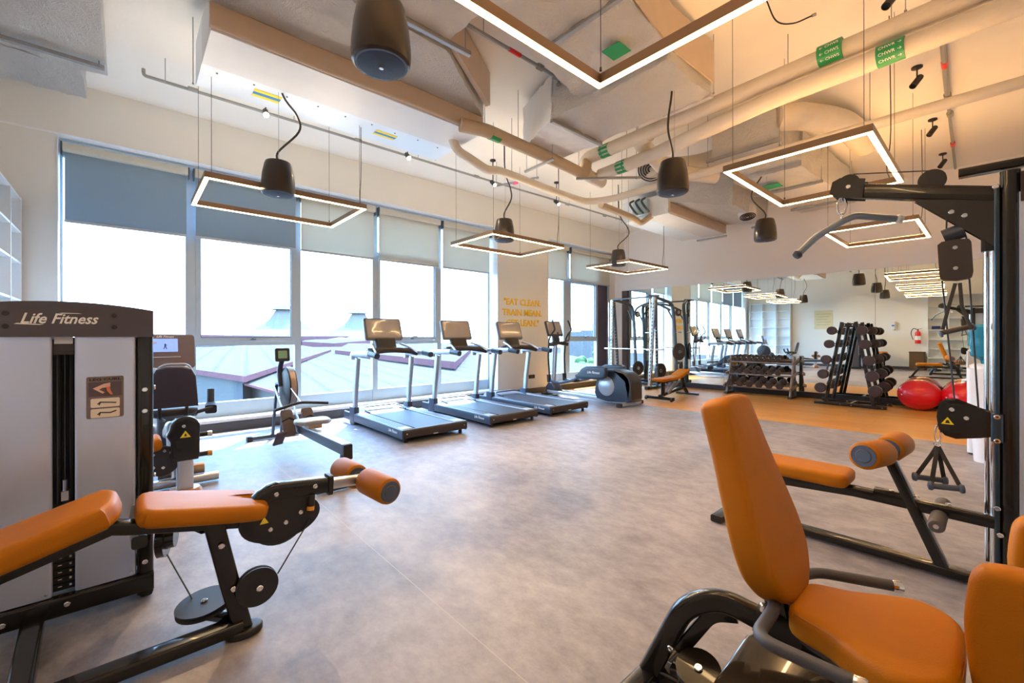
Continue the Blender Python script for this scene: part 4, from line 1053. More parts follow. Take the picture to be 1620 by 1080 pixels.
out2 = [(0.0, -0.09), (0.05, -0.12), (0.5, -0.15), (0.86, -0.155), (0.91, -0.13), (0.935, -0.08), (0.94, 0.0), (0.935, 0.08), (0.91, 0.13), (0.86, 0.155), (0.5, 0.15), (0.05, 0.12), (0.0, 0.09)]
bench_pad('torso_pad', (-2.28, -0.915, 0.395), (-2.28, -0.015, 0.665), 0.31, 0.085, out2)
# cam, pulleys and cables
mb = MB(); mb.lathe([(0.0, -0.016), (0.085, -0.016), (0.085, -0.009), (0.076, 0.0), (0.085, 0.009), (0.085, 0.016), (0.0, 0.016)], L(-2.245, 0.435, 0.215), (1, 0, 0), 32); obj('pulley', mb, BLACKM, t)
mb = MB(); mb.lathe([(0.0, -0.014), (0.112, -0.014), (0.112, -0.008), (0.102, 0.0), (0.112, 0.008), (0.112, 0.014), (0.0, 0.014)], L(-2.44, 0.26, 0.115), (0.05, -0.10, 1), 32); obj('pulley', mb, BLACKM, t)
mb = MB(); mb.lathe([(0.0, -0.016), (0.095, -0.016), (0.095, 0.016), (0.0, 0.016)], L(-2.80, 0.13, 0.34), (0.3, 1, 0.0), 32); mb.lathe([(0.06, 0.016), (0.055, 0.05), (0.0, 0.05)], L(-2.80, 0.13, 0.34), (0.3, 1, 0), 24); obj('pulley', mb, BLACK, t)
bolts(t, [L(-2.215, 0.44, 0.215)], (1, 0, 0), 0.014); bolts(t, [L(-2.44, 0.258, 0.130)], (0.05, -0.10, 1), 0.014)
mb = MB(); mb.rbeam([L(-2.41, 0.28, 0.07), L(-2.30, 0.33, 0.09)], 0.05, 0.03); obj('pulley_bracket', mb, BLACK, t)
CAB = mat('coated_cable', (0.03, 0.03, 0.035), 0.4, noise=0.05)
for path in ([(-2.74, 0.14, 0.27), (-2.50, 0.22, 0.125)], [(-2.245, 0.52, 0.24), (-2.245, 0.66, 0.45)]):
    mb = MB(); mb.cyl(L(*path[0]), L(*path[1]), 0.0035, seg=8); obj('cable', mb, CAB, t)
cam_poly = [(0.165 * math.cos(a) * (1.0 if math.cos(a) < 0 else 1.1), 0.125 * math.sin(a)) for a in [2 * PI * k / 36 for k in range(36)]]
cam_c = L(-2.27, 0.53, 0.495)
mb = MB(); mb.prism([(x, y * 0.85) for x, y in cam_poly], cam_c, (0, 1, 0), (0, 0, 1), 0.022); obj('cam_plate', mb, BLACKM, t)
mb = MB(); mb.torus(cam_c + V(0.01, 0, 0), (1, 0, 0), 0.115, 0.012, 32); obj('cam_rim', mb, BLACKM, t)
mb = MB(); mb.prism([(-0.10, -0.07), (0.03, -0.09), (0.14, -0.03), (0.16, 0.03), (0.02, 0.14), (-0.02, 0.16), (-0.06, 0.15), (-0.11, 0.09), (-0.15, 0.02)], cam_c + V(0.028, 0, 0.02), (0, 1, 0), (0, 0, 1), 0.018); obj('arm_plate', mb, BLACKM, t)
bolts(t, [cam_c + V(0.048, -0.02, 0.125), cam_c + V(0.048, -0.045, -0.03), cam_c + V(0.048, 0.02, -0.015), cam_c + V(0.048, 0.085, 0.015)], (1, 0, 0), 0.011)
ARM0, ARM1 = L(-2.25, 0.46, 0.60), L(-2.26, 0.745, 0.625)
mb = MB(); mb.rbeam(smooth_path([L(-2.25, 0.41, 0.55), L(-2.25, 0.475, 0.635), L(-2.25, 0.765, 0.605)], 0.05), 0.062, 0.075, 0.012); obj('lever_arm', mb, BLACK, t)
mb = MB(); mb.rbeam([L(-2.25, 0.745, 0.607), L(-2.25, 0.765, 0.606)], 0.08, 0.095, 0.01); obj('arm_collar', mb, BLACKM, t)
mb = MB(); mb.rbeam([L(-2.25, 0.765, 0.605), L(-2.25, 0.95, 0.594)], 0.045, 0.05, 0.01); obj('slide_tube', mb, STEEL, t)
bolts(t, [L(-2.217, 0.68, 0.62)], (1, 0, 0), 0.012)
mb = MB(); mb.cyl(L(-2.22, 0.665, 0.58), L(-2.21, 0.655, 0.505), 0.016, seg=14); gp = obj('adjust_pin', mb, BLACKM, t)
mb = MB(); mb.cyl(L(-2.213, 0.658, 0.53), L(-2.211, 0.656, 0.512), 0.0168, seg=14); obj('pin_band', mb, mat('orange_band', (0.85, 0.35, 0.03), 0.5, noise=0.02), gp)
tri = [(0, 0.02), (-0.018, -0.012), (0.018, -0.012)][::-1]
mb = MB(); mb.prism([(-0.018, -0.012), (0.018, -0.012), (0, 0.02)], cam_c + V(0.047, -0.07, 0.015), (0, 1, 0), (0, 0, 1), 0.001); w_ = obj('warning_sticker', mb, YELLOW, t)
# rollers
mb = MB(); mb.cyl(L(-2.50, 0.925, 0.594), L(-2.00, 0.955, 0.590), 0.014, seg=12); obj('roller_axle', mb, STEEL, t)
def roller(c0, c1, r, parent, inner=None):
    mb = MB(); a = V(c1) - V(c0); ln = a.length
    mb.lathe([(r * 0.55, 0.004), (r * 0.80, 0.0), (r * 0.95, 0.006), (r, 0.02), (r * 1.0, ln - 0.02), (r * 0.95, ln - 0.006), (r * 0.80, ln), (r * 0.55, ln - 0.004)], c0, a, 28); ro = obj('roller', mb, LEATHER, parent)
    for (c, s) in ((V(c1), 1), (V(c0), -1)):
        d = a.normalized() * s
        mb = MB(); mb.lathe([(0, 0.006), (r * 0.45, 0.007), (r * 0.5, 0.003), (r * 0.76, 0.004), (r * 0.80, -0.004)][::-1], c, d, 24); obj('roller_cap', mb, CAPB, ro)
    return ro
roller(L(-2.215, 0.935, 0.594), L(-1.985, 0.960, 0.588), 0.066, t)
roller(L(-2.50, 0.905, 0.597), L(-2.295, 0.920, 0.594), 0.066, t)
# ================================================================== treadmills
SCREEN = mat('screen_glass_tan_reflection', (0.34, 0.30, 0.28), 0.14, coat=0.5, noise=0.25, nscale=2.5)  # tan base colour paints the room's reflection onto the dark glass
BEZEL = mat('console_bezel', (0.12, 0.13, 0.16), 0.4, 0.2, noise=0.04)
BELT = mat('running_belt', (0.045, 0.055, 0.08), 0.55, noise=0.1, nscale=60, bump=0.1, bscale=300)
RAILTOP = mat('grooved_side_rail', (0.50, 0.54, 0.58), 0.5, 0.2, noise=0.04)
SIDE = mat('treadmill_side', (0.05, 0.065, 0.10), 0.38, 0.2, noise=0.05)
HOODM = mat('motor_hood', (0.55, 0.60, 0.65), 0.4, 0.15, noise=0.03)
SILVB = mat('silver_upright', (0.42, 0.46, 0.53), 0.34, 0.55, noise=0.03)
def treadmill(x, y, label):
    t = thing('treadmill', label, 'treadmill', (x, y, 0), group='three treadmills facing the windows')
    W = 0.49
    # deck and skirts
    mb = MB(); mb.rbeam([(-0.90, 0, 0.115), (0.90, 0, 0.115)], 2 * W - 0.16, 0.10, 0.02); obj('deck', mb, SIDE, t)
    mb = MB(); mb.bb((-0.78, -0.285, 0.158), (0.955, 0.285, 0.172)); obj('running_belt', mb, BELT, t)
    for s in (-1, 1):
        mb = MB(); mb.rbeam([(-0.82, s * (W - 0.09), 0.175), (0.93, s * (W - 0.09), 0.165)], 0.14, 0.022, 0.008); sr = obj('side_rail', mb, RAILTOP, t)
        for k in range(5):
            mb = MB(); mb.box((0.04, s * (W - 0.145 + 0.028 * k), 0.1835), (1.5, 0.008, 0.004)); obj('grip_rib', mb, BEZEL, sr)
        mb = MB(); mb.rbeam([(-0.98, s * (W - 0.012), 0.115), (0.4, s * (W - 0.012), 0.115), (0.985, s * (W - 0.012), 0.110)], 0.035, 0.125, 0.012); obj('side_skirt', mb, SIDE, t)
        mb = MB(); mb.lathe([(0.025, 0), (0.025, 0.045)], (0.93, s * 0.42, 0.0), seg=14); obj('foot', mb, RUBBER, t)
        mb = MB(); mb.lathe([(0.025, 0), (0.025, 0.06)], (-0.85, s * 0.42, 0.0), seg=14); obj('foot', mb, RUBBER, t)
        text('logo', 'Life Fitness', WHITEP, t, (0.72, s * (W + 0.0065), 0.125), (-s, 0, 0), (0, 0, 1), 0.055, shear=0.35, ext=0.0006, bold=0.0006)
    mb = MB(); mb.rbeam([(0.965, -W + 0.0, 0.115), (0.965, W - 0.0, 0.115)], 0.075, 0.115, 0.028); rc = obj('rear_cover', mb, DBROWN, t)
    mb = MB(); mb.cyl((0.925, -0.29, 0.125), (0.925, 0.29, 0.125), 0.045, seg=20); obj('roller', mb, BELT, t)
    mb = MB(); mb.box((1.004, -0.02, 0.075), (0.002, 0.07, 0.012)); obj('rear_badge', mb, WHITEP, rc)
    for s in (-1, 1):
        mb = MB(); mb.lathe([(0.008, 0), (0.008, 0.004), (0, 0.005)], (1.003, s * 0.44, 0.12), (1, 0, 0), 10); obj('screw', mb, CHROME, rc)
    # motor hood
    mb = MB(); mb.prism([(-1.02, 0.02), (-0.70, 0.02), (-0.70, 0.175), (-0.78, 0.215), (-0.95, 0.22), (-1.01, 0.16)], (0, 0.36, 0), (1, 0, 0), (0, 0, 1), 0.72)
    obj('motor_hood', mb, HOODM, t)
    mb = MB(); mb.tube(smooth_path([(-0.45, -0.30, 0.185), (-0.62, -0.32, 0.215), (-0.74, -0.26, 0.235), (-0.74, 0.26, 0.235), (-0.62, 0.32, 0.215), (-0.45, 0.30, 0.185)], 0.06), 0.012, 8); obj('hood_rim', mb, SIDE, t)
    # uprights
    for s in (-1, 1):
        mb = MB(); mb.rbeam([(-0.66, s * 0.455, 0.02), (-0.66, s * 0.455, 0.27)], 0.09, 0.20, 0.03, up=(1, 0, 0)); obj('foot_housing', mb, SIDE, t)
        mb = MB(); mb.rbeam([(-0.63, s * 0.455, 0.24), (-0.60, s * 0.455, 0.55), (-0.52, s * 0.455, 1.03)], 0.065, 0.105, 0.03, up=(1, 0, 0)); obj('upright', mb, SILVB, t)
        mb = MB(); mb.rbeam(smooth_path([(-0.70, s * 0.455, 1.00), (-0.70, s * 0.455, 1.085), (-0.10, s * 0.445, 1.10)], 0.05), 0.085, 0.085, 0.025); ar = obj('arm_rest', mb, SILVB, t)
        mb = MB(); mb.rbeam([(-0.10, s * 0.445, 1.098), (0.06, s * 0.44, 1.085), (0.12, s * 0.435, 1.075)], 0.084, 0.082, 0.032); obj('arm_end', mb, DBLUE, ar)
        mb = MB(); mb.tube(smooth_path([(-0.50, s * 0.24, 1.24), (-0.30, s * 0.30, 1.19), (-0.12, s * 0.345, 1.11)], 0.05), 0.017, 10); obj('grip_bar', mb, STEEL, t)
    # crossbar with dash
    mb = MB(); mb.rbeam(catmull([(-0.30, -0.44, 1.09), (-0.36, -0.3, 1.125), (-0.40, 0, 1.145), (-0.36, 0.3, 1.125), (-0.30, 0.44, 1.09)], 4), 0.20, 0.085, 0.03); d = obj('dashboard', mb, DBROWN, t)
    for s in (-1, 1):
        mb = MB(); mb.lathe([(0.055, 0.0), (0.058, 0.01), (0.045, 0.012), (0.04, 0.0)], (-0.38, s * 0.30, 1.165), seg=20); obj('cup_holder', mb, BLACKM, d)
    mb = MB(); mb.rbeam([(-0.50, 0, 1.14), (-0.56, 0, 1.31)], 0.34, 0.09, 0.03, up=(1, 0, 0)); obj('console_neck', mb, BLACKM, t)
    # screen, leaning back
    n = V(0.92, 0, 0.30).normalized(); up = V(-0.30, 0, 0.92).normalized()
    c = V(-0.60, 0, 1.475)
    mb = MB(); mb.pad(rrect(0.63, 0.37, 0.035), c - n * 0.045, (0, 1, 0), up, 0.045, 0.012); sc = obj('console', mb, BEZEL, t)
    mb = MB(); mb.pad(rrect(0.56, 0.30, 0.012), c + n * 0.000 + up * 0.008, (0, 1, 0), up, 0.003, 0.001); obj('screen', mb, SCREEN, sc)
    return t
treadmill(-5.95, 3.06, 'nearest treadmill, beside the rower')
treadmill(-5.95, 4.47, 'middle one of the three treadmills')
treadmill(-5.95, 5.76, 'farthest treadmill, in front of the slogan pier and beside the elliptical trainer')

# ================================================================== elliptical trainer
t = thing('elliptical_trainer', 'dark blue elliptical trainer with big rear shell between the last treadmill and the racks', 'elliptical trainer', (-5.85, 7.30, 0))
mb = MB(); mb.pad(rounded([(0.42, 0.09), (1.20, 0.09), (1.24, 0.16), (1.24, 0.43), (1.205, 0.565), (1.09, 0.655), (0.80, 0.69), (0.50, 0.67), (0.42, 0.5)], 3), (0, 0.17, 0), (1, 0, 0), (0, 0, 1), 0.34, 0.03, 0.006); obj('drive_shell', mb, DBLUE, t)
mb = MB(); mb.pad([(1.17, 0.12), (1.25, 0.14), (1.25, 0.43), (1.20, 0.56), (1.08, 0.655), (0.84, 0.70), (0.84, 0.66), (1.06, 0.61), (1.16, 0.53), (1.19, 0.42)], (0, 0.19, 0), (1, 0, 0), (0, 0, 1), 0.38, 0.02); obj('shell_cap', mb, DBROWN, t)
for s in (-1, 1):
    mb = MB(); mb.lathe([(0, 0.022), (0.17, 0.018), (0.195, 0.0), (0.195, -0.01)][::-1], (0.66, s * 0.175, 0.36), (0, s, 0), 32); obj('crank_disc', mb, SILVER, t)
    mb = MB(); mb.pad([(0.02, 0.49), (0.14, 0.47), (0.68, 0.50), (0.76, 0.54), (0.79, 0.63), (0.77, 0.74), (0.70, 0.765), (0.30, 0.75), (0.18, 0.70), (0.03, 0.56)], (0, -s * 0.26 if s > 0 else 0.36, 0), (1, 0, 0), (0, 0, 1), 0.10, 0.035); cv = obj('crank_cover', mb, DBLUE, t)
    mb = MB(); mb.rbeam(smooth_path([(0.10, s * 0.30, 0.53), (-0.12, s * 0.28, 0.42), (-0.50, s * 0.25, 0.33), (-0.80, s * 0.25, 0.36)], 0.1), 0.05, 0.055, 0.015); obj('pedal_arm', mb, SIDE, t)
    mb = MB(); mb.pad(rrect(0.36, 0.15, 0.05), (-0.22, s * 0.18, 0.42 + 0.05 * s), (1, 0, 0.1), (0, 1, 0), 0.05, 0.02); pd_ = obj('pedal', mb, RUBBER, t)
    mb = MB(); mb.tube(smooth_path([(-0.80, s * 0.26, 0.36), (-0.84, s * 0.27, 0.9), (-0.80, s * 0.28, 1.30), (-0.72, s * 0.28, 1.42), (-0.62, s * 0.28, 1.50), (-0.72, s * 0.26, 1.72)], 0.08), 0.019, 10); obj('moving_handle', mb, BLACKM, t)
    mb = MB(); mb.rbeam([(-0.82, s * 0.26, 0.33), (-0.83, s * 0.265, 0.50)], 0.07, 0.08, 0.02, up=(1, 0, 0)); obj('pivot_cover', mb, BLACKM, t)
    mb = MB(); mb.rbeam([(-1.0, s * 0.12, 0.10), (0.6, s * 0.12, 0.085), (1.1, s * 0.12, 0.08)], 0.06, 0.07, 0.012); obj('floor_rail', mb, SILVER, t)
text('logo', 'Life Fitness', WHITEP, t, (0.48, -0.3625, 0.63), (1, 0, 0.0), (0, 0, 1), 0.07, shear=0.35, ext=0.0006, bold=0.0008)
mb = MB(); mb.rbeam([(1.10, -0.33, 0.05), (1.10, 0.33, 0.05)], 0.09, 0.06, 0.015); obj('rear_foot', mb, SILVER, t)
for s in (-1, 1):
    mb = MB(); mb.rbeam([(1.10, s * 0.33, 0.045), (1.10, s * 0.40, 0.045)], 0.095, 0.075, 0.02); obj('foot_cap', mb, BLACKM, t)
mb = MB(); mb.rbeam([(-1.0, -0.28, 0.05), (-1.0, 0.28, 0.05)], 0.09, 0.07, 0.015); obj('front_foot', mb, DBROWN, t)
mb = MB(); mb.pad([(-1.08, 0.06), (-0.72, 0.06), (-0.78, 0.20), (-0.86, 0.30), (-1.0, 0.30), (-1.08, 0.2)], (0, 0.12, 0), (1, 0, 0), (0, 0, 1), 0.24, 0.03); obj('front_shroud', mb, SIDE, t)
mb = MB(); mb.rbeam([(-0.93, 0, 0.25), (-0.90, 0, 0.7), (-0.86, 0, 1.22)], 0.07, 0.09, 0.02, up=(1, 0, 0)); obj('mast', mb, SILVB, t)
mb = MB(); mb.rbeam(catmull([(-0.74, -0.27, 1.17), (-0.80, -0.12, 1.20), (-0.82, 0.12, 1.20), (-0.74, 0.27, 1.17)], 3), 0.14, 0.08, 0.025); obj('dashboard', mb, DBROWN, t)
n = V(0.93, 0, 0.30).normalized(); up = V(-0.30, 0, 0.93).normalized(); c = V(-0.90, 0, 1.535)
mb = MB(); mb.rbeam([(-0.84, 0, 1.2), (-0.88, 0, 1.40)], 0.20, 0.07, 0.02, up=(1, 0, 0)); obj('console_neck', mb, DBLUE, t)
mb = MB(); mb.pad(rrect(0.50, 0.36, 0.03), c - n * 0.045, (0, 1, 0), up, 0.045, 0.012); sc = obj('console', mb, BLACKM, t)
mb = MB(); mb.pad(rrect(0.44, 0.29, 0.012), c + up * 0.008, (0, 1, 0), up, 0.003, 0.001); obj('screen', mb, SCREEN, sc)
for s in (-1, 1):
    mb = MB(); mb.tube(smooth_path([(-0.76, s * 0.12, 1.22), (-0.60, s * 0.16, 1.26), (-0.62, s * 0.20, 1.45)], 0.05), 0.016, 10); obj('fixed_grip', mb, BLACKM, t)

# ================================================================== rowing machine
t = thing('rowing_machine', 'rowing machine with flywheel and green display standing by the second window', 'rowing machine', (-5.0, 1.46, 0))
RAIL = mat('rower_rail', (0.60, 0.64, 0.68), 0.3, 0.7, noise=0.03)
mb = MB(); mb.rbeam([(-0.62, -0.0, 0.30), (1.29, -0.06, 0.375)], 0.055, 0.10, 0.012); obj('monorail', mb, SIDE, t)
mb = MB(); mb.rbeam([(-0.40, -0.0, 0.362), (1.285, -0.06, 0.429)], 0.075, 0.010, 0.003); obj('rail_top', mb, RAIL, t)
mb = MB(); mb.rbeam([(1.285, -0.06, 0.365), (1.315, -0.061, 0.366)], 0.075, 0.13, 0.01); obj('rail_end_cap', mb, BLACKM, t)
mb = MB(); mb.rbeam([(1.20, -0.055, 0.33), (1.14, -0.055, 0.04)], 0.05, 0.06, 0.01, up=(1, 0, 0)); mb.rbeam([(1.14, -0.27, 0.03), (1.14, 0.17, 0.03)], 0.05, 0.045, 0.01); obj('rear_leg', mb, SIDE, t)
mb = MB(); mb.rbeam([(-1.42, -0.28, 0.035), (-1.42, 0.30, 0.035)], 0.07, 0.05, 0.015); obj('front_foot', mb, SIDE, t)
mb = MB(); mb.rbeam([(-1.42, -0.33, 0.035), (-1.42, -0.27, 0.035)], 0.08, 0.06, 0.015); obj('foot_cap', mb, BLACKM, t)
for s in (-1, 1):
    mb = MB(); mb.rbeam([(-1.42, 0.05 * s + 0.02, 0.04), (-1.20, 0.05 * s + 0.02, 0.75)], 0.03, 0.06, 0.01, up=(1, 0, 0)); obj('front_leg', mb, SIDE, t)
    mb = MB(); mb.rbeam([(-1.25, 0.075 * s + 0.02, 0.72), (-0.55, 0.06 * s, 0.33)], 0.012, 0.05, 0.004); obj('frame_strut', mb, RAIL, t)
mb = MB(); mb.lathe([(0.0, -0.065), (0.20, -0.065), (0.255, -0.045), (0.265, -0.02), (0.265, 0.02), (0.255, 0.045), (0.20, 0.065), (0.0, 0.065)], (-1.07, 0.075, 0.70), (0, 1, 0), 36); obj('flywheel_cage', mb, BLACKM, t)
mb = MB(); mb.lathe([(0.267, -0.030), (0.2685, -0.030), (0.2685, 0.030), (0.267, 0.030)], (-1.07, 0.075, 0.70), (0, 1, 0), 36); obj('flywheel_mesh', mb, mat('perforated_cage', (0.42, 0.33, 0.27), 0.4, 0.6, noise=0.3, nscale=80), t)
mb = MB(); mb.rbeam(smooth_path([(-1.12, 0.0, 0.72), (-1.20, 0.0, 0.92), (-1.12, 0.01, 1.05)], 0.08), 0.06, 0.05, 0.015, up=(1, 0, 0)); obj('display_arm', mb, SIDE, t)
mb = MB(); mb.pad(rrect(0.17, 0.17, 0.02), (-1.11, 0.01, 1.12), (0, 1, 0), (-0.15, 0, 1), 0.035, 0.008); dm = obj('display', mb, BLACKM, t)
mb = MB(); mb.pad(rrect(0.105, 0.10, 0.008), (-1.075, 0.01, 1.127), (0, 1, 0), (-0.15, 0, 1), 0.003, 0.001); obj('lcd', mb, mat('green_lcd', (0.20, 0.36, 0.24), 0.3, noise=0.08), dm)
for s in (-1, 1):
    mb = MB(); mb.pad(rrect(0.13, 0.33, 0.03), (-0.36, s * 0.11 + 0.0, 0.37), (0, 1, 0), (-0.55, 0, 0.75), 0.02, 0.008); fp = obj('footrest', mb, mat('footrest_brown', (0.11, 0.08, 0.08), 0.5, noise=0.1), t)
    mb = MB(); mb.rbeam([(-0.33, s * 0.11 - 0.07, 0.40), (-0.30, s * 0.11, 0.44), (-0.33, s * 0.11 + 0.07, 0.40)], 0.03, 0.008, 0.002, up=(-0.5, 0, 0.7)); obj('foot_strap', mb, RUBBER, fp)
mb = MB(); mb.rbeam([(-0.30, -0.23, 0.16), (-0.24, -0.20, 0.30)], 0.12, 0.02, 0.005); 
obj('heel_plate', mb, MATS['footrest_brown'], t)
mb = MB(); mb.tube(catmull([(-0.16, -0.29, 0.56), (-0.20, -0.1, 0.60), (-0.22, 0.0, 0.61), (-0.20, 0.12, 0.60), (-0.16, 0.27, 0.585)], 4), 0.016, 10); hh = obj('pull_handle', mb, BLACKM, t)
mb = MB(); mb.cyl((-0.22, 0.0, 0.60), (-0.95, 0.05, 0.74), 0.006, seg=6); obj('pull_chain', mb, STEEL, hh)
out = [(-0.13, -0.15), (-0.06, -0.175), (0.06, -0.165), (0.12, -0.12), (0.10, 0.0), (0.12, 0.12), (0.06, 0.165), (-0.06, 0.175), (-0.13, 0.15), (-0.15, 0.0)]
mb = MB(); mb.pad(out, (0.24, -0.02, 0.445), (1, 0, 0), (0, 1, 0), 0.045, 0.018, 0.004); obj('seat', mb, mat('rower_seat', (0.33, 0.34, 0.36), 0.45, noise=0.05), t)
mb = MB(); mb.box((0.24, -0.02, 0.425), (0.16, 0.13, 0.04)); obj('seat_carriage', mb, mat('bronze_roller', (0.42, 0.28, 0.18), 0.35, 0.6, noise=0.1), t)

# ================================================================== recumbent bike behind the leg curl tower
t = thing('recumbent_bike', 'recumbent exercise bike facing the window behind the leg curl tower, blue picture on its screen', 'exercise bike', (-5.4, 0.33, 0))
mb = MB(); mb.pad([(-0.19, 0.0), (0.19, 0.0), (0.165, 0.30), (0.13, 0.37), (0.06, 0.395), (-0.06, 0.395), (-0.13, 0.37), (-0.165, 0.30)], (0.25, -0.02, 0.70), (0, 1, 0), (0.22, 0, 1), 0.05, 0.018); sb = obj('seat_back', mb, mat('plum_black_plastic', (0.045, 0.036, 0.05), 0.45, noise=0.05), t)
mb = MB(); mb.tube(catmull([(0.235, -0.20, 0.74), (0.30, -0.165, 1.0), (0.325, -0.10, 1.09), (0.33, 0.0, 1.10), (0.325, 0.08, 1.09), (0.30, 0.13, 1.0), (0.235, 0.165, 0.74)], 5), 0.008, 8); obj('seat_back_rim', mb, SILVER, sb)
bolts(sb, [(0.31, -0.10, 0.98), (0.31, 0.06, 0.98), (0.31, -0.10, 0.78 - 0.02), (0.31, 0.06, 0.76)], (1, 0, -0.2), 0.010, BLACKM)
mb = MB(); mb.pad(rrect(0.36, 0.40, 0.1), (0.05, -0.02, 0.60), (1, 0, 0), (0, 1, 0), 0.07, 0.03); obj('seat', mb, mat('bike_seat_black', (0.04, 0.04, 0.045), 0.5, noise=0.05), t)
for s in (-1, 1):
    mb = MB(); mb.tube(smooth_path([(0.27, -0.02 + s * 0.10, 0.74), (0.27, -0.02 + s * 0.10, 0.60), (0.10, s * 0.08, 0.55)], 0.04), 0.014, 8); obj('seat_bracket', mb, BLACKM, t)
    mb = MB(); mb.tube(smooth_path([(0.15, s * 0.12, 0.60), (0.12, s * 0.30, 0.64), (-0.08, s * 0.31, 0.66)], 0.05), 0.018, 10); mb.rbeam([(0.10, s * 0.29, 0.62), (0.02, s * 0.30, 0.64)], 0.10, 0.09, 0.02); obj('side_grip', mb, BLACKM, t)
    mb = MB(); mb.cyl((-0.08, s * 0.31, 0.66), (-0.12, s * 0.315, 0.80), 0.032, seg=14); obj('grip_knob', mb, DBLUE, t)
mb = MB(); mb.rbeam(smooth_path([(0.45, 0, 0.16), (0.1, 0, 0.50), (-0.4, 0, 0.35), (-1.0, 0, 0.20)], 0.15), 0.14, 0.12, 0.04); obj('frame', mb, SILVB, t)
mb = MB(); mb.pad([(-1.25, 0.10), (-0.55, 0.10), (-0.45, 0.30), (-0.60, 0.60), (-0.9, 0.72), (-1.15, 0.60), (-1.3, 0.35)], (0, 0.11, 0), (1, 0, 0), (0, 0, 1), 0.22, 0.05); obj('drive_shell', mb, DBLUE, t)
for s in (-1, 1):
    mb = MB(); mb.rbeam([(-0.78, s * 0.13, 0.36), (-0.78 + s * 0.12, s * 0.14, 0.36 + s * 0.12)], 0.02, 0.03); obj('crank', mb, STEEL, t)
    mb = MB(); mb.pad(rrect(0.14, 0.10, 0.03), (-0.78 + s * 0.12, s * 0.20, 0.34 + s * 0.12), (1, 0, 0.3), (0, 1, 0), 0.03, 0.01); obj('pedal', mb, RUBBER, t)
mb = MB(); mb.rbeam([(0.50, -0.30, 0.05), (0.50, 0.30, 0.05)], 0.08, 0.07, 0.02); obj('rear_foot', mb, STEEL, t)
mb = MB(); mb.rbeam([(-1.2, -0.3, 0.05), (-1.2, 0.3, 0.05)], 0.08, 0.07, 0.02); obj('front_foot', mb, STEEL, t)
mb = MB(); mb.rbeam([(0.50, 0, 0.08), (0.45, 0, 0.20)], 0.10, 0.10, 0.02, up=(1, 0, 0)); obj('rear_post', mb, STEEL, t)
mb = MB(); mb.rbeam([(-0.95, 0, 0.66), (-1.0, 0.0, 1.06)], 0.07, 0.08, 0.02, up=(1, 0, 0)); obj('mast', mb, SILVB, t)
n = V(0.95, 0, 0.25).normalized(); up = V(-0.25, 0, 0.95).normalized(); c = V(-0.93, -0.0, 1.19)
mb = MB(); mb.pad(rrect(0.52, 0.40, 0.04), c - n * 0.05, (0, 1, 0), up, 0.05, 0.015); cs = obj('console', mb, mat('console_brown', (0.15, 0.115, 0.125), 0.4, noise=0.04), t)
SCRB = mat('lit_blue_screen', (0.1, 0.15, 0.5), 0.2, emit=(0.22, 0.34, 1.0), estr=0.55, noise=0.3, nscale=6)
mb = MB(); mb.pad(rrect(0.27, 0.155, 0.006), c + n * 0.001 + up * 0.07 + V(0, -0.04, 0), (0, 1, 0), up, 0.003, 0.001); s2 = obj('screen', mb, SCRB, cs)
mb = MB(); o_ = c + n * 0.006 + up * 0.045 + V(0, -0.02, 0)
mb.tube([o_ + up * 0.04, o_ + up * 0.015], 0.007, 6); mb.tube([o_ + up * 0.018, o_ - up * 0.02 + V(0, 0.014, 0)], 0.004, 6); mb.tube([o_ + up * 0.018, o_ - up * 0.02 - V(0, 0.014, 0)], 0.004, 6); mb.tube([o_ + up * 0.035, o_ + up * 0.02 + V(0, 0.016, 0)], 0.003, 6)
obj('running_figure', mb, BLACKM, s2)
mb = MB(); mb.lathe([(0, 0.0), (0.018, 0.0)], c + n * 0.006 + up * 0.10 + V(0, -0.11, 0), n, 16); obj('white_spot', mb, WHITEP, s2)
text('logo', 'Life Fitness', WHITEP, cs, c + n * 0.002 + up * 0.172 + V(0, -0.02, 0), (0, 1, 0), up, 0.035, shear=0.35, ext=0.0004, bold=0.0008)
mb = MB(); mb.rbeam([c + n * 0.005 - up * 0.07 + V(0, -0.15, 0), c + n * 0.005 - up * 0.07 + V(0, 0.12, 0)], 0.01, 0.006, 0.002, up=up); obj('console_ledge', mb, PALE, cs)
mb = MB(); mb.rbeam([c - up * 0.19 + V(0, -0.2, 0), c - up * 0.24 + n * 0.06, c - up * 0.19 + V(0, 0.2, 0)], 0.05, 0.03, 0.01); obj('front_grip', mb, PALE, t)

# leg extension machine, mostly hidden behind the tower
t = thing('leg_extension_machine', 'orange padded machine with warning labelled black housing, half hidden behind the leg curl tower', 'exercise machine', (-4.45, 0.34, 0))
mb = MB()
hp = [(-0.085, -0.18), (0.085, -0.18), (0.095, -0.14), (0.095, 0.03)] + [(0.10 * math.cos(a), 0.08 + 0.10 * math.sin(a)) for a in [PI * k / 10 for k in range(0, 11)]] + [(-0.12, 0.03), (-0.095, -0.02), (-0.095, -0.14)]
mb.pad(hp, (0.0, 0.0, 0.53), (0, 1, 0), (0, 0, 1), 0.09, 0.012); hs = obj('pivot_housing', mb, BLACK, t)
bolts(hs, [(0.09, -0.01, 0.63)], (1, 0, 0), 0.013)
mb = MB(); mb.prism([(-0.035, -0.025), (0.035, -0.025), (0, 0.03)], (0.0905, 0.0, 0.565), (0, 1, 0), (0, 0, 1), 0.001); wt = obj('warning_sticker', mb, YELLOW, hs)
mb = MB(); mb.prism([(-0.010, -0.012), (0.010, -0.012), (0.004, 0.008), (-0.004, 0.008)], (0.0917, 0.0, 0.562), (0, 1, 0), (0, 0, 1), 0.0006); obj('warning_symbol', mb, BLACKM, wt)
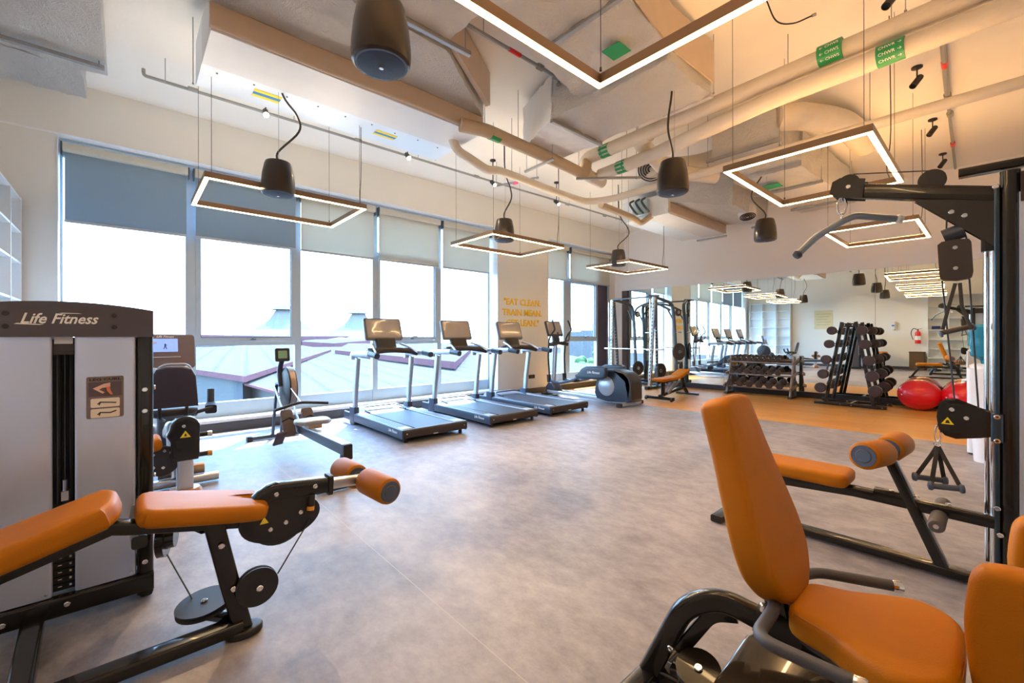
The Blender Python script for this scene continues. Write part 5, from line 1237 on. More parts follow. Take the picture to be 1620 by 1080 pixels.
mb = MB(); mb.rbeam([(0.03, -0.0, 0.04), (0.03, 0.0, 0.37)], 0.11, 0.10, 0.02, up=(1, 0, 0)); obj('post', mb, STEEL, t)
mb = MB(); mb.lathe([(0.115, 0.0), (0.125, 0.03), (0.115, 0.10), (0.10, 0.12)], (0.03, 0.0, 0.0), seg=28); obj('post_base', mb, mat('copper_sleeve', (0.50, 0.26, 0.15), 0.3, 0.6, noise=0.05), t)
out = [(0.0, -0.11), (0.05, -0.14), (0.30, -0.14), (0.35, -0.10), (0.35, 0.10), (0.30, 0.14), (0.05, 0.14), (0.0, 0.11)]
mb = MB(); mb.pad(out, (0.0, -0.14, 0.465), (0, -1, -0.12), (1, 0, 0), 0.105, 0.045, 0.005); obj('seat_pad', mb, LEATHER, t)
mb = MB(); mb.lathe([(0.0, 0.0), (0.115, 0.0), (0.12, 0.012), (0.115, 0.03), (0, 0.03)], (0.04, -0.15, 0.37), (1, 0, 0), 28); cp = obj('cam_plate', mb, BLACKM, t)
bolts(cp, [(0.072, -0.20, 0.43), (0.072, -0.13, 0.45), (0.072, -0.09, 0.43), (0.072, -0.20, 0.33), (0.072, -0.14, 0.32)], (1, 0, 0), 0.013)
mb = MB(); mb.rbeam([(-0.55, 0.05, 0.05), (0.03, 0.05, 0.05)], 0.07, 0.06, 0.015); obj('base_tube', mb, STEEL, t)
mb = MB(); mb.rbeam([(0.05, -0.55, 0.05), (0.05, 0.10, 0.05)], 0.07, 0.06, 0.015); obj('base_tube', mb, STEEL, t)
mb = MB(); mb.cyl((-0.55, -0.15, 0.12), (-0.55, 0.19, 0.12), 0.05, seg=20); obj('foot_roller', mb, mat('bronze_roller', (0, 0, 0)), t)
for s, z in ((0.20, 0.28), (0.14, 0.46)):
    mb = MB(); mb.cyl((-0.40, 0.0, z), (-0.40, 0.20, z), 0.022, seg=12); sp = obj('adjust_lever', mb, BLACKM, t)
    mb = MB(); mb.cyl((-0.40, 0.20, z), (-0.40, 0.235, z), 0.026, seg=12); obj('lever_end', mb, MATS['orange_band'] if z < 0.4 else STEEL, sp)
mb = MB(); mb.rbeam([(0.0, 0.0, 0.36), (-0.42, 0.0, 0.40)], 0.06, 0.06); obj('seat_support', mb, BLACK, t)
mb = MB(); mb.rbeam([(-0.42, 0.0, 0.05), (-0.42, 0.0, 0.5)], 0.06, 0.06, up=(1, 0, 0)); obj('rear_post', mb, BLACK, t)
# ================================================================== smith machine in the corner by the mirrors
PLATEM = mat('weight_plate_rubber', (0.045, 0.036, 0.036), 0.45, noise=0.12, nscale=30)
RACKC = mat('satin_rack_post', (0.40, 0.42, 0.45), 0.28, 0.8, rnoise=0.06)
RACKD = mat('slate_rack_tube', (0.09, 0.115, 0.14), 0.35, 0.4, noise=0.06)
FY, BY = 10.02, 10.74
t = thing('smith_machine', 'tall smith machine rack with perforated silver posts in the mirror corner', 'smith machine', (-6.5, 10.4, 0))
O = V(-6.5, 10.4, 0)
def Q(x, y, z): return V(x, y, z) - O
XL, XR = -7.10, -5.92
for x, dx in ((XL, 0.0), (XR, 0.10)):
    mb = MB(); mb.rbeam([Q(x - 0.02, FY, 0.03), Q(x + dx, FY + 0.02, 2.36)], 0.085, 0.075, 0.012, up=(0, 1, 0)); u = obj('front_post', mb, RACKC, t)
    mb = MB()
    for k in range(22):
        z = 0.25 + 0.092 * k; f = (z - 0.03) / 2.33
        xx = x - 0.02 + (dx + 0.02) * f; yy = FY + 0.02 * f
        mb.box(Q(xx, yy - 0.038, z), (0.022, 0.003, 0.045), rot=Matrix.Rotation(0.5, 3, 'Y'))
    obj('post_slots', mb, BLACKM, u, kind='stuff')
    # second, dark post leaning behind the first with hook plates
    mb = MB(); mb.rbeam([Q(x + 0.07, FY + 0.22, 0.03), Q(x + dx + 0.0, FY + 0.10, 2.30)], 0.06, 0.06, 0.012, up=(0, 1, 0)); hp_ = obj('hook_post', mb, RACKD, t)
    mb = MB()
    for k in range(13):
        z = 0.55 + 0.085 * k; f = z / 2.3
        xx = x + 0.07 + (dx - 0.07) * f; yy = FY + 0.22 - 0.12 * f
        mb.box(Q(xx, yy - 0.045, z), (0.06, 0.03, 0.016), rot=Matrix.Rotation(-0.6, 3, 'Y'))
    obj('bar_hooks', mb, STEEL, hp_, kind='stuff')
    mb = MB(); mb.cyl(Q(x + dx - 0.12, FY + 0.02, 0.1), Q(x + dx - 0.12, FY + 0.02, 2.3), 0.012, seg=10); obj('guide_rod', mb, CHROME, t)
    mb = MB(); mb.rbeam([Q(x + 0.02, FY - 0.16, 0.04), Q(x + 0.02, BY + 0.08, 0.04)], 0.08, 0.06, 0.015); obj('base_rail', mb, RACKD, t)
    mb = MB(); mb.rbeam([Q(x + 0.02, FY - 0.24, 0.045), Q(x + 0.02, FY - 0.15, 0.045)], 0.09, 0.08, 0.02); obj('foot_cap', mb, BLACKM, t)
for x, xr in ((XL + 0.25, 1), (XR + 0.28, 1)):
    mb = MB(); mb.rbeam(smooth_path([Q(x + 0.06, BY, 0.05), Q(x + 0.0, BY, 1.6), Q(x - 0.05, BY - 0.02, 2.22), Q(x - 0.18, FY + 0.2, 2.34), Q(x - 0.24, FY + 0.04, 2.36)], 0.16, 6), 0.07, 0.08, 0.02, up=(1, 0, 0)); obj('rear_post', mb, RACKD, t)
    mb = MB(); mb.rbeam([Q(x - 0.02, BY, 1.75), Q(x - 0.20, BY - 0.01, 2.10)], 0.03, 0.05, 0.01, up=(0, 1, 0)); obj('brace', mb, RACKD, t)
    for z, ln in ((1.98, 0.10), (1.46, 0.16), (0.95, 0.16), (0.46, 0.12)):
        mb = MB(); mb.cyl(Q(x + 0.02, BY, z), Q(x + 0.03 + ln, BY, z), 0.015, seg=10); obj('storage_peg', mb, CHROME, t)
arch = [Q(XL + 0.27, BY - 0.02, 1.98), Q(-6.75, BY - 0.02, 2.14), Q(-6.45, BY - 0.02, 2.26), Q(-6.1, BY - 0.02, 2.22), Q(-5.75, BY - 0.02, 2.05)]
mb = MB(); mb.tube(catmull(arch, 5), 0.028, 10); obj('arched_crossbar', mb, RACKD, t)
for y, z in ((FY + 0.02, 2.37),):
    mb = MB(); mb.rbeam([Q(XL - 0.02, y, z), Q(XR + 0.13, y, z)], 0.04, 0.04, 0.01); obj('top_crossbar', mb, RACKD, t)
mb = MB(); mb.rbeam([Q(XR - 0.02, FY - 0.02, 2.40), Q(XR + 0.22, FY + 0.05, 2.38)], 0.10, 0.05, 0.015); obj('top_cap', mb, RACKD, t)
mb = MB(); mb.rbeam([Q(XL, BY + 0.02, 0.05), Q(XR + 0.34, BY + 0.02, 0.05)], 0.06, 0.06); obj('rear_base', mb, RACKD, t)
mb = MB(); mb.cyl(Q(XL - 0.22, FY - 0.03, 1.02), Q(XR + 0.38, FY - 0.03, 1.02), 0.014, seg=12); obj('barbell', mb, CHROME, t)
for x in (XL - 0.16, XR + 0.22):
    mb = MB(); mb.cyl(Q(x - 0.06, FY - 0.03, 1.02), Q(x + 0.16, FY - 0.03, 1.02), 0.024, seg=14); obj('bar_sleeve', mb, STEEL, t)
def plate(x, y, z, r, label, th=0.035):
    t = thing('weight_plate', label, 'weight plate', (x, y, z), group='weight plates on the smith machine')
    mb = MB(); mb.lathe([(0.026, -th / 2), (r * 0.42, -th / 2), (r * 0.45, -th * 0.3), (r * 0.82, -th * 0.3), (r * 0.86, -th / 2), (r * 0.98, -th / 2), (r, -th * 0.3), (r, th * 0.3), (r * 0.98, th / 2), (r * 0.86, th / 2), (r * 0.82, th * 0.3), (r * 0.45, th * 0.3), (r * 0.42, th / 2), (0.026, th / 2), (0.026, -th / 2)], (0, 0, 0), (1, -0.25, 0), 32); obj('disc', mb, PLATEM, t)
    mb = MB(); mb.lathe([(0.027, -th * 0.55), (0.040, -th * 0.55), (0.040, th * 0.55), (0.027, th * 0.55), (0.027, -th * 0.55)], (0, 0, 0), (1, -0.25, 0), 20); obj('hub', mb, STEEL, t)
XA, XB = XL + 0.25, XR + 0.28
plate(XA + 0.10, BY, 1.98, 0.085, 'small plate high on the left rear post of the smith machine')
plate(XB + 0.10, BY, 1.98, 0.10, 'small plate high on the right rear post of the smith machine')
plate(XA + 0.12, BY, 0.46, 0.20, 'large plate low on the left rear post of the smith machine')
plate(XB + 0.12, BY, 0.95, 0.225, 'large plate at waist height on the right rear post of the smith machine', 0.045)
plate(XR + 0.04, FY + 0.42, 0.45, 0.20, 'large plate low beside the bright front post of the smith machine', 0.045)

# ================================================================== adjustable bench
t = thing('adjustable_bench', 'orange adjustable weight bench with slightly raised back in front of the smith machine', 'weight bench', (-4.72, 8.95, 0))
def bpad(name, p0, p1, w, th):
    p0, p1 = V(p0), V(p1); ax = (p1 - p0).normalized(); ln = (p1 - p0).length
    mb = MB(); mb.pad(rrect(ln, w, 0.05, 4, ln / 2, 0), p0, ax, (-1, 0, 0), th, 0.022, 0.003, 4); return obj(name, mb, LEATHER, t)
bpad('seat_pad', (0, -0.70, 0.40), (0, -0.34, 0.405), 0.28, 0.065)
bpad('back_pad', (0, -0.32, 0.40), (0, 0.10, 0.425), 0.28, 0.065)
bpad('head_pad', (0, 0.12, 0.43), (0, 0.50, 0.56), 0.28, 0.065)
def bb_(name, path, w=0.06, h=0.06, m=BLACK, up=(0, 0, 1)):
    mb = MB(); mb.rbeam(path, w, h, None, up); return obj(name, mb, m, t)
bb_('front_bar', [(-0.30, -0.60, 0.055), (0.30, -0.60, 0.055)], 0.07, 0.06)
bb_('rear_bar', [(-0.26, 0.62, 0.045), (0.26, 0.62, 0.045)], 0.07, 0.05)
bb_('spine', [(0, -0.60, 0.09), (0, -0.30, 0.13), (0, 0.45, 0.20)], 0.07, 0.06)
bb_('front_post', [(0, -0.46, 0.08), (0, -0.46, 0.38)], 0.07, 0.07, up=(0, 1, 0))
bb_('rear_leg', [(0, 0.62, 0.05), (0, 0.45, 0.22), (0, 0.35, 0.46)], 0.07, 0.05)
bb_('seat_rail', [(0, -0.66, 0.375), (0, -0.35, 0.375), (0, 0.10, 0.39), (0, 0.45, 0.51)], 0.05, 0.04)
for s in (-0.05, 0.0, 0.05):
    bb_('ladder_strut', [(s, -0.40 + s, 0.14), (s, 0.10 + s * 2, 0.38)], 0.018, 0.045, STEEL)
for s in (-1, 1):
    mb = MB(); mb.lathe([(0, -0.02), (0.035, -0.02), (0.035, 0.02), (0, 0.02)], (s * 0.29, -0.645, 0.04), (1, 0, 0), 18); w_ = obj('wheel', mb, RUBBER, t)
    bb_('foot_cap', [(s * 0.27, -0.60, 0.055), (s * 0.315, -0.60, 0.055)], 0.078, 0.068, BLACKM)

# ================================================================== three tier dumbbell rack
RKX0, RKX1 = -4.27, -2.93
t = thing('dumbbell_rack', 'three tier dumbbell rack along the mirrors', 'dumbbell rack', (-3.6, 10.8, 0))
tiers = [(0.24, -0.10, 0.20), (0.52, 0.0, 0.17), (0.80, 0.08, 0.15)]     # z, y, half depth
for s in (-1, 1):
    x = s * 0.655
    mb = MB(); mb.rbeam([(x, -0.28, 0.03), (x, 0.16, 0.03)], 0.07, 0.05, 0.012); obj('foot', mb, DBROWN, t)
    mb = MB(); mb.rbeam([(x, -0.20, 0.04), (x, -0.15, 0.22), (x, 0.0, 0.60), (x, 0.07, 0.90)], 0.05, 0.07, 0.015, up=(0, 1, 0)); obj('upright', mb, mat('bronze_rack', (0.20, 0.155, 0.135), 0.35, 0.5, noise=0.08), t)
    mb = MB(); mb.rbeam([(x, 0.13, 0.04), (x, 0.05, 0.78)], 0.05, 0.05, 0.012, up=(0, 1, 0)); obj('rear_upright', mb, RACKD, t)
for z, y, hd in tiers:
    for dy, dz in ((-hd * 0.55, -0.03), (hd * 0.55, 0.03)):
        mb = MB(); mb.rbeam([(-0.70, y + dy, z + dz - 0.02), (0.70, y + dy, z + dz - 0.02)], 0.055, 0.035, 0.008); obj('tier_rail', mb, MATS['bronze_rack'], t)
    for s in (-1, 1):
        mb = MB(); mb.rbeam([(s * 0.685, y - hd, z - 0.045), (s * 0.685, y + hd, z + 0.02)], 0.035, 0.07, 0.012); obj('tier_bracket', mb, MATS['bronze_rack'], t)
# dumbbells: one prototype per tier, copied along it
HEXM = mat('hex_rubber', (0.055, 0.037, 0.035), 0.5, noise=0.12, nscale=40)
def dumbbell(x, y, z, r, ln, label):
    t = thing('dumbbell', label, 'dumbbell', (x, y, z), group='hex dumbbells on the three tier rack')
    d = V(0, 1, 0.30).normalized()
    for s in (-1, 1):
        c = d * (s * ln * 0.5)
        mb = MB(); mb.lathe([(0.0, 0.0), (r * 0.82, 0.0), (r, r * 0.20), (r, r * 0.95), (r * 0.72, r * 1.15), (0.0, r * 1.15)], c, d * (-s), 6); obj('head', mb, HEXM, t, smooth=20)
    mb = MB(); mb.cyl(d * (-ln * 0.42), d * (ln * 0.42), 0.015, seg=12); obj('grip', mb, CHROME, t)
    return t
rows = [(10.70, 0.305, 0.083, 0.34, 6, 0.205, 'bottom'), (10.80, 0.572, 0.066, 0.29, 7, 0.160, 'middle'), (10.88, 0.845, 0.048, 0.24, 9, 0.118, 'top')]
ordn = ['first', 'second', 'third', 'fourth', 'fifth', 'sixth', 'seventh', 'eighth', 'ninth']
for (y, z, r, ln, n, st, nm) in rows:
    d0 = dumbbell(RKX0 + 0.10, y, z, r, ln, 'hex dumbbell, first from the left on the %s tier of the rack' % nm)
    for k in range(1, n):
        dup(d0, (RKX0 + 0.10 + st * k, y, z), label='hex dumbbell, %s from the left on the %s tier of the rack' % (ordn[k], nm))

# ================================================================== A frame barbell rack
t = thing('barbell_rack', 'tall black A shaped rack holding fixed barbells in front of the mirrors', 'barbell rack', (-1.87, 10.5, 0))
O2 = V(-1.87, 10.5, 0)
def A(x, y, z): return V(x, y, z) - O2
zt = 1.62
def ax_(z, s):     # x of the leg centre line at height z
    f = z / zt
    return -1.87 + s * (0.375 * (1 - f) + 0.105 * f)
for y in (10.22, 10.80):
    for s in (-1, 1):
        mb = MB(); mb.rbeam([A(ax_(0.05, s), y, 0.05), A(ax_(zt, s), y, zt)], 0.055, 0.06, 0.01, up=(0, 1, 0)); obj('leg', mb, BLACK, t)
    mb = MB(); mb.rbeam([A(-1.98, y, 1.56), A(-1.76, y, 1.56)], 0.05, 0.07, 0.01); tp = obj('top_plate', mb, BLACK, t)
    bolts(t, [A(-1.93, y - 0.027, 1.56), A(-1.81, y - 0.027, 1.56)], (0, -1, 0), 0.011)
    mb = MB(); mb.rbeam([A(-2.42, y, 0.045), A(-1.32, y, 0.045)], 0.07, 0.055, 0.012); obj('base_bar', mb, BLACK, t)
    bolts(t, [A(-2.0, y - 0.037, 0.045), A(-1.83, y - 0.037, 0.045), A(-1.38, y - 0.037, 0.045)], (0, -1, 0), 0.010)
mb = MB(); mb.rbeam([A(-1.86, 10.22, 0.05), A(-1.86, 10.80, 0.05)], 0.05, 0.045); obj('base_brace', mb, BLACK, t)
levels = [1.455, 1.20, 0.90, 0.62, 0.355]
for z in levels:
    for s in (-1, 1):
        for y in (10.20, 10.82):
            mb = MB(); mb.rbeam([A(ax_(z, s), y, z - 0.03), A(ax_(z, s) + s * 0.10, y, z - 0.045), A(ax_(z, s) + s * 0.12, y, z - 0.01)], 0.03, 0.016, 0.004); obj('cradle', mb, BLACK, t)
def barbell(x, z, r, label):
    t = thing('fixed_barbell', label, 'barbell', (x, 10.5, z), group='fixed barbells on the A frame rack')
    mb = MB(); mb.cyl((0, -0.42, 0), (0, 0.42, 0), 0.014, seg=12); obj('bar', mb, CHROME, t)
    for s in (-1, 1):
        mb = MB(); mb.lathe([(0, 0.0), (r * 0.86, 0.0), (r, 0.012), (r, 0.085), (r * 0.86, 0.10), (0.02, 0.10)], (0, s * 0.50, 0), (0, -s, 0), 28); hd = obj('head', mb, mat('barbell_head', (0.036, 0.020, 0.023), 0.5, noise=0.08), t)
    return t
rr = [0.078, 0.080, 0.084, 0.090, 0.094]
nm = ['topmost', 'second from top', 'middle', 'second from bottom', 'bottom']
for i, z in enumerate(levels):
    for s in (-1, 1):
        barbell(ax_(z, s) + s * 0.095, z, rr[i] * (1.0 if s < 0 else 1.08), '%s fixed barbell on the %s side of the A frame rack' % (nm[i], 'left' if s < 0 else 'right'))

# ================================================================== exercise balls
BALL = mat('red_exercise_ball', (0.80, 0.012, 0.022), 0.22, coat=0.4, noise=0.03, nscale=3)
def ball(x, y, r, label):
    t = thing('exercise_ball', label, 'exercise ball', (x, y, 0), group='red exercise balls')
    mb = MB(); n = 20
    prof = []
    for k in range(n + 1):
        a = -PI / 2 + PI * k / n
        z = r * 0.93 * math.sin(a) + r * 0.93
        prof.append((abs(r * 1.02 * math.cos(a)) if 0 < k < n else 0.0, max(z, 0.0)))
    mb.lathe(prof, seg=40); b_ = obj('shell', mb, BALL, t)
    mb = MB()
    for k in range(-3, 4):
        a = math.radians(9 * k); mb.torus((0, 0, r * 0.93 + r * 0.93 * math.sin(a)), (0, 0, 1), r * 1.018 * math.cos(a), 0.0022, 40, 5)
    obj('grip_rings', mb, BALL, t, kind='stuff')
    mb = MB(); mb.lathe([(0.014, 0), (0.012, 0.005), (0, 0.006)], (-r * 0.72, -r * 0.72, r * 0.93), (-1, -1, 0), 12); obj('valve_plug', mb, WHITEP, t)
ball(-0.945, 10.80, 0.30, 'red exercise ball in full view between the barbell rack and the water cooler')
ball(-0.37, 10.84, 0.30, 'red exercise ball partly hidden by the water cooler')

# ================================================================== water cooler and bin
t = thing('water_cooler', 'white floor standing water cooler with big blue bottle behind the cable tower', 'water cooler', (-0.08, 7.32, 0))
COOL = mat('cooler_white', (0.80, 0.79, 0.82), 0.35, noise=0.02)
mb = MB(); mb.rbeam([(0, 0, 0.02), (0, 0, 0.98)], 0.30, 0.32, 0.035, up=(0, 1, 0)); obj('cabinet', mb, COOL, t)
mb = MB(); mb.lathe([(0.13, 0), (0.14, 0.03), (0.10, 0.05), (0, 0.05)], (0, 0, 0.98), seg=28); obj('bottle_collar', mb, COOL, t)
m, nt, b = new_mat('blue_bottle'); b.inputs['Base Color'].default_value = (0.04, 0.28, 0.42, 1); b.inputs['Roughness'].default_value = 0.12; b.inputs['Transmission Weight'].default_value = 0.45; b.inputs['IOR'].default_value = 1.2
tc = nt.nodes.new('ShaderNodeTexCoord'); nn = nt.nodes.new('ShaderNodeTexNoise'); nn.inputs['Scale'].default_value = 5; nt.links.new(tc.outputs['Object'], nn.inputs['Vector'])
bp = nt.nodes.new('ShaderNodeBump'); bp.inputs['Strength'].default_value = 0.1; nt.links.new(nn.outputs['Fac'], bp.inputs['Height']); nt.links.new(bp.outputs[0], b.inputs['Normal'])
mb = MB(); mb.lathe([(0.0, 0.0), (0.04, 0.0), (0.05, 0.05), (0.125, 0.10), (0.135, 0.14), (0.128, 0.17), (0.135, 0.20), (0.135, 0.27), (0.128, 0.30), (0.135, 0.33), (0.135, 0.43), (0.11, 0.46), (0, 0.465)], (0, 0, 1.02), seg=32); obj('bottle', mb, m, t)
mb = MB(); mb.bb((-0.152, -0.10, 0.72), (-0.148, 0.10, 0.90)); obj('dispenser_recess', mb, PALE, t)
for y in (-0.05, 0.05):
    mb = MB(); mb.cyl((-0.15, y, 0.84), (-0.19, y, 0.83), 0.012, seg=10); mb.cyl((-0.185, y, 0.84), (-0.185, y, 0.80), 0.010, seg=10); obj('tap', mb, PALE, t)
mb = MB(); mb.rbeam([(0, 0, 0.0), (0, 0, 0.02)], 0.28, 0.30, 0.03, up=(0, 1, 0)); obj('base', mb, BLACKM, t)
t = thing('waste_bin', 'white bin with a plastic liner beside the water cooler', 'bin', (-0.07, 6.86, 0))
mb = MB(); mb.lathe([(0.10, 0.0), (0.13, 0.40), (0.135, 0.42), (0.125, 0.42), (0.10, 0.02), (0, 0.02)], seg=24); obj('body', mb, COOL, t)
mb = MB(); rnd = random.Random(3); prof = [(0.138, 0.30), (0.142, 0.34), (0.139, 0.38), (0.141, 0.43), (0.125, 0.435), (0.118, 0.36)]
mb.lathe(prof, seg=30)
for v in mb.bm.verts: v.co += V(rnd.uniform(-.004, .004), rnd.uniform(-.004, .004), rnd.uniform(-.006, .006))
obj('liner', mb, mat('plastic_liner', (0.72, 0.72, 0.80), 0.3, noise=0.05), t)
# ================================================================== cable tower with lat bar (right)
PY = 3.42
t = thing('cable_tower', 'tall black cable tower with lat pulldown arm and attached orange bench at the right edge', 'exercise machine', (0.03, PY, 0))
O3 = V(0.03, PY, 0)
def P(x, z, y=PY): return V(x, y, z) - O3
def fr(name, path, w=0.06, h=0.06, m=BLACK, up=(0, 1, 0), r=None):
    mb = MB(); mb.rbeam(path, w, h, r, up); return obj(name, mb, m, t)
fr('upright', [P(0.045, 0.02), P(0.045, 2.20)], 0.075, 0.10, r=0.025)
fr('upright', [P(0.50, 0.02), P(0.50, 2.20)], 0.075, 0.10, r=0.025)
TEAL = mat('dark_teal_tube', (0.02, 0.045, 0.07), 0.2, 0.3, coat=0.6, noise=0.04)
fr('front_tube', [P(0.0, 0.02, PY - 0.03), P(0.0, 2.12, PY - 0.03)], 0.022, 0.05, TEAL, r=0.009)
for x, y in ((-0.036, PY + 0.05), (-0.012, PY - 0.10)):
    mb = MB(); mb.cyl(P(x, 0.10, y + 0.1), P(x, 2.0, y + 0.1), 0.0125, seg=16); obj('guide_rod', mb, CHROME, t)
fr('top_frame', [P(-0.14, 2.245, PY + 0.02), P(0.55, 2.235, PY + 0.02)], 0.07, 0.045, BLACK, up=(0, 0, 1))
mb = MB(); mb.bb(P(0.075, 0.25, PY - 0.05), P(0.36, 2.08, PY - 0.03)); obj('tower_shroud', mb, SHROUD, t)
mb = MB(); mb.bb(P(0.08, 2.03, PY - 0.06), P(0.36, 2.18, PY + 0.02)); obj('shroud_header', mb, DBROWN, t)
for k in range(14):
    mb = MB(); mb.box(P(0.24, 0.16 + 0.034 * k, PY + 0.05), (0.20, 0.12, 0.030)); obj('weight_plate', mb, BLACKM, t)
fr('base_rail', [P(-0.02, 0.04), P(0.55, 0.04)], 0.08, 0.06, up=(0, 0, 1))
fr('cross_foot', [P(0.045, 0.03, PY - 0.30), P(0.045, 0.03, PY + 0.45)], 0.08, 0.05, up=(0, 0, 1))
fr('rear_rail', [P(-0.02, 0.04, PY + 0.42), P(0.5, 0.04, PY + 0.42)], 0.06, 0.05, up=(0, 0, 1))
# lat arm
mb = MB(); mb.rbeam([P(-0.60, 2.262), P(-0.005, 2.092)], 0.075, 0.085, 0.012); obj('lat_arm', mb, BLACK, t)
mb = MB(); mb.pad([(-0.715, 2.268), (-0.70, 2.335), (-0.66, 2.352), (-0.535, 2.318), (-0.55, 2.20), (-0.69, 2.235)], P(0, 0, PY + 0.048) - V(0, 0, 0), (1, 0, 0), (0, 0, 1), 0.02, 0.004)
for s in (-1, 1):
    mb = MB(); mb.prism([(-0.55, 2.20), (-0.535, 2.315), (-0.66, 2.352), (-0.70, 2.335), (-0.715, 2.268), (-0.69, 2.235)][::-1], P(0, 0, PY + s * 0.046 + 0.005), (1, 0, 0), (0, 0, 1), 0.010); obj('arm_head_plate', mb, BLACKM, t)
mb = MB(); mb.lathe([(0, -0.014), (0.058, -0.014), (0.050, 0.0), (0.058, 0.014), (0, 0.014)], P(-0.625, 2.315), (0, 1, 0), 28); obj('arm_pulley', mb, BLACKM, t)
mb = MB(); mb.lathe([(0, -0.014), (0.06, -0.014), (0.052, 0.0), (0.06, 0.014), (0, 0.014)], P(-0.245, 2.235, PY), (0, 1, 0), 28); obj('arm_pulley', mb, BLACKM, t)
mb = MB(); mb.tube([P(-0.60, 2.372), P(-0.25, 2.292), P(-0.19, 2.26)], 0.0035, 6); obj('cable', mb, MATS['coated_cable'], t)
bolts(t, [P(-0.618, 2.285, PY - 0.053)], (0, -1, 0), 0.013)
for s in (-1, 1):
    mb = MB(); mb.prism([(-0.325, 2.135), (-0.005, 1.815), (-0.005, 2.055), (-0.17, 2.10)], P(0, 0, PY + s * 0.034), (1, 0, 0), (0, 0, 1), 0.008); obj('gusset_plate', mb, BLACKM, t)
bolts(t, [P(-0.115, 2.0, PY - 0.048), P(-0.165, 2.03, PY - 0.048), P(-0.004, 2.125, PY - 0.06)], (0, -1, 0), 0.013)
fr('arm_bracket', [P(-0.012, 1.80), P(-0.012, 2.14)], 0.09, 0.035, r=0.006)
mb = MB(); mb.lathe([(0, -0.014), (0.062, -0.014), (0.054, 0.0), (0.062, 0.014), (0, 0.014)], P(-0.10, 2.02), (0, 1, 0), 28); obj('gusset_pulley', mb, BLACKM, t)
mb = MB(); mb.cyl(P(-0.12, 1.93), P(-0.20, 1.905), 0.04, seg=20); obj('bumper', mb, DBLUE, t)
# floating double pulley block
blk = [(-0.215, 1.70), (-0.212, 1.672), (-0.20, 1.662), (-0.15, 1.655), (-0.10, 1.662), (-0.09, 1.672), (-0.085, 1.70), (-0.092, 1.86), (-0.10, 1.875), (-0.15, 1.882), (-0.205, 1.875), (-0.222, 1.86)]
for s in (-1, 1):
    mb = MB(); mb.prism(blk, P(0, 0, PY + s * 0.022 + 0.004), (1, 0, 0), (0, 0, 1), 0.008); obj('pulley_block_plate', mb, mat('umber_plate', (0.05, 0.04, 0.04), 0.4, 0.3, noise=0.06), t)
for z in (1.82, 1.715):
    mb = MB(); mb.lathe([(0, -0.012), (0.045, -0.012), (0.038, 0.0), (0.045, 0.012), (0, 0.012)], P(-0.153, z), (0, 1, 0), 24); obj('block_pulley', mb, BLACKM, t)
bolts(t, [P(-0.152, 1.835, PY - 0.027), P(-0.150, 1.722, PY - 0.027)], (0, -1, 0), 0.012)
for a, c in (((-0.205, 1.66), (-0.155, 0.975)), ((-0.100, 1.66), (-0.065, 0.92)), ((-0.19, 1.87), (-0.185, 2.06)), ((-0.11, 1.88), (-0.13, 1.97))):
    mb = MB(); mb.cyl(P(*a), P(*c), 0.004, seg=8); obj('cable', mb, MATS['coated_cable'], t)
# adjustable pulley arm
arm = [(-0.005, 0.835), (-0.005, 0.93), (-0.06, 0.945), (-0.15, 0.985), (-0.185, 0.985), (-0.205, 0.965), (-0.212, 0.90), (-0.205, 0.835), (-0.185, 0.81), (-0.15, 0.80), (-0.06, 0.82)]
mb = MB(); mb.pad(arm[::-1], P(0, 0, PY + 0.035), (1, 0, 0), (0, 0, 1), 0.07, 0.014)
la = obj('lower_pulley_housing', mb, BLACK, t)
bolts(la, [P(-0.165, 0.945, PY - 0.036), P(-0.110, 0.905, PY - 0.036)], (0, -1, 0), 0.012)
mb = MB(); mb.prism([(-0.208, 0.862), (-0.157, 0.862), (-0.182, 0.902)], P(0, 0, PY - 0.0355) , (1, 0, 0), (0, 0, 1), 0.001); ws = obj('warning_sticker', mb, YELLOW, la)
mb = MB(); mb.prism([(-0.192, 0.868), (-0.172, 0.868), (-0.178, 0.885), (-0.187, 0.885)], P(0, 0, PY - 0.0367), (1, 0, 0), (0, 0, 1), 0.0005); obj('warning_symbol', mb, BLACKM, ws)
bolts(t, [P(0.0, 0.805, PY - 0.06), P(0.0, 0.93, PY - 0.06), P(0.01, 0.32, PY - 0.06), P(0.0, 0.455, PY - 0.06)], (0, -1, 0), 0.013)
fr('slide_collar', [P(0.0, 0.80, PY - 0.035), P(0.0, 0.945, PY - 0.035)], 0.045, 0.06, TEAL, r=0.01)
# bench frame
fr('bench_beam', [P(-1.20, 0.335), P(-0.60, 0.375), P(0.01, 0.365)], 0.06, 0.065, up=(0, 0, 1))
fr('bench_collar', [P(-0.50, 0.385), P(-0.32, 0.385)], 0.072, 0.076, up=(0, 0, 1))
fr('base_beam', [P(-1.35, 0.04), P(-0.02, 0.04)], 0.085, 0.05, up=(0, 0, 1))
fr('front_foot', [P(-1.35, 0.03, PY - 0.25), P(-1.35, 0.03, PY + 0.25)], 0.08, 0.05, up=(0, 0, 1))
fr('front_leg', [P(-1.32, 0.05), P(-1.15, 0.33)], 0.06, 0.07)
fr('slanted_post', [P(-0.205, 0.055), P(-0.445, 0.655)], 0.055, 0.08)
bolts(t, [P(-0.42, 0.42, PY), P(-0.31, 0.415, PY), P(-0.18, 0.408, PY)], (0, 0, 1), 0.014)
mb = MB(); mb.pad(rrect(0.62, 0.30, 0.06, 5), P(-0.92, 0.405, PY), (1, 0, 0), (0, 1, 0), 0.085, 0.03, 0.004, 5); obj('seat_pad', mb, LEATHER, t)
